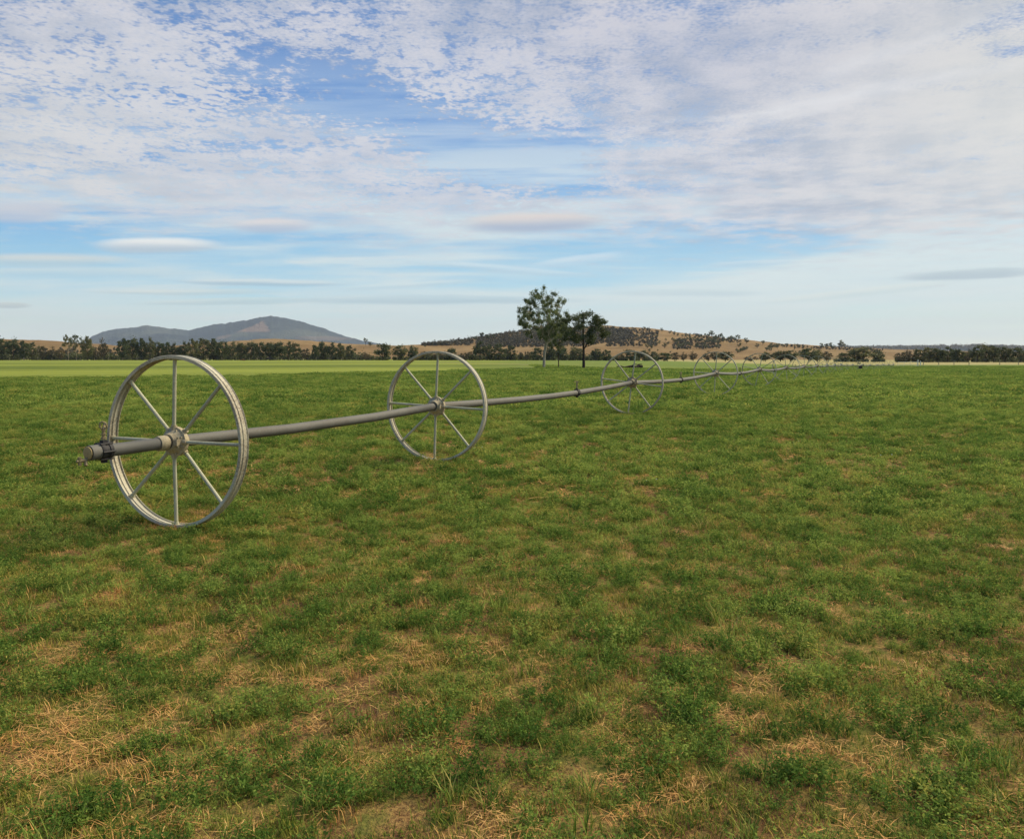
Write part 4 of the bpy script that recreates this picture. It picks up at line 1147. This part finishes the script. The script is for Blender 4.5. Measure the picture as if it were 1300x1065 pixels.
# lenticular streak clouds: lit tops, grey bases
def lent(col, px, py, wx, wy, bright, grey, strg=1.0, rot=0.0):
    a0, e0 = ae(px, py); wob = (s2 - 0.5) * 0.006 + (W1 - 0.5) * 0.006
    cth, sth = math.cos(math.radians(rot)), math.sin(math.radians(rot))
    A = az - a0; E = el - e0 + wob
    a = (A * cth + E * sth) / (wx / F); b = (E * cth - A * sth) / (wy / F)
    q = a * a + b * b + X.m('ABSOLUTE', a * a * a) * 0.3
    m_ = q.ss(1.9, 0.25) * strg
    return mix(m_, col, mix((b).ss(-0.55, 0.75), grey, bright))
c = lent(c, 200, 312, 78, 9, lin(238, 234, 226), lin(176, 188, 198), .9, 0)
c = lent(c, 345, 287, 50, 9, lin(218, 208, 204), lin(166, 180, 200), .85)
c = lent(c, 290, 383, 120, 3.5, lin(206, 214, 206), lin(160, 184, 190), .5, 1)
c = lent(c, 520, 362, 90, 4, lin(216, 224, 222), lin(176, 200, 210), .5, 4)
c = lent(c, 735, 330, 60, 5, lin(214, 226, 232), lin(180, 206, 222), .5, 8)
c = lent(c, 640, 342, 110, 4, lin(212, 224, 228), lin(170, 196, 210), .5, -4)
c = lent(c, 1090, 372, 120, 5, lin(218, 222, 214), lin(190, 206, 206), .5, 6)
c = lent(c, 678, 283, 92, 11, lin(216, 204, 196), lin(160, 172, 192), .95, 1.5)
c = lent(c, 50, 331, 115, 8, lin(210, 210, 202), lin(172, 196, 206), .75)
c = lent(c, 25, 270, 60, 13, lin(196, 194, 200), lin(176, 182, 198), .7)
c = lent(c, 110, 346, 150, 6, lin(204, 214, 212), lin(168, 198, 212), .5)
c = lent(c, 330, 359, 110, 4.5, lin(216, 220, 216), lin(150, 178, 194), .7, -1)
c = lent(c, 230, 371, 120, 4, lin(214, 216, 206), lin(170, 192, 196), .5)
c = lent(c, 560, 381, 180, 5.5, lin(176, 198, 206), lin(148, 176, 190), .6)
c = lent(c, 1230, 349, 90, 6.5, lin(166, 182, 190), lin(156, 172, 184), .75, 3)
c = lent(c, 955, 335, 60, 4, lin(208, 218, 222), lin(170, 196, 212), .5, 3)
c = lent(c, 10, 388, 30, 3.5, lin(186, 192, 186), lin(160, 172, 176), .6)
c = lent(c, 870, 372, 100, 4, lin(190, 206, 208), lin(172, 192, 200), .45)
bg2 = nt.nodes.new('ShaderNodeBackground'); nt.links.new(c, bg2.inputs[0]); bg2.inputs[1].default_value = 0.93
ms = nt.nodes.new('ShaderNodeMixShader'); ms.inputs[0].default_value = 0.90
nt.links.new(bg1.outputs[0], ms.inputs[1]); nt.links.new(bg2.outputs[0], ms.inputs[2]); nt.links.new(ms.outputs[0], out.inputs[0])
wd.cycles.sampling_method = 'MANUAL'; wd.cycles.sample_map_resolution = 512

sl = bpy.data.lights.new('sun', 'SUN'); sl.energy = 4.5; sl.angle = math.radians(34); sl.color = (1.0, 0.86, 0.62)
so = bpy.data.objects.new('sun', sl); COL.objects.link(so)
sd = Vector((math.sin(SUN_AZ) * math.cos(SUN_EL), math.cos(SUN_AZ) * math.cos(SUN_EL), math.sin(SUN_EL)))
so.rotation_euler = (-sd).to_track_quat('-Z', 'Y').to_euler(); so.location = (20, -5, 30)

# ------------------------------------------------------------------ camera
cam = bpy.data.cameras.new('camera'); co = bpy.data.objects.new('camera', cam); COL.objects.link(co); SC.camera = co
cam.sensor_width = 36; cam.lens = 36 * F / 1300; cam.shift_y = -45.0 / 1300; cam.clip_start = 0.05; cam.clip_end = 40000
co.location = (0, 0, CAMZ); co.rotation_euler = (PI / 2 - TH, 0, 0)
SC.view_settings.view_transform = 'Standard'; SC.view_settings.look = 'None'; SC.view_settings.exposure = 0.36; SC.view_settings.gamma = 1.0
SC.cycles.max_bounces = 5; SC.cycles.diffuse_bounces = 3; SC.cycles.glossy_bounces = 2; SC.cycles.transmission_bounces = 3; SC.cycles.volume_bounces = 0; SC.cycles.transparent_max_bounces = 4
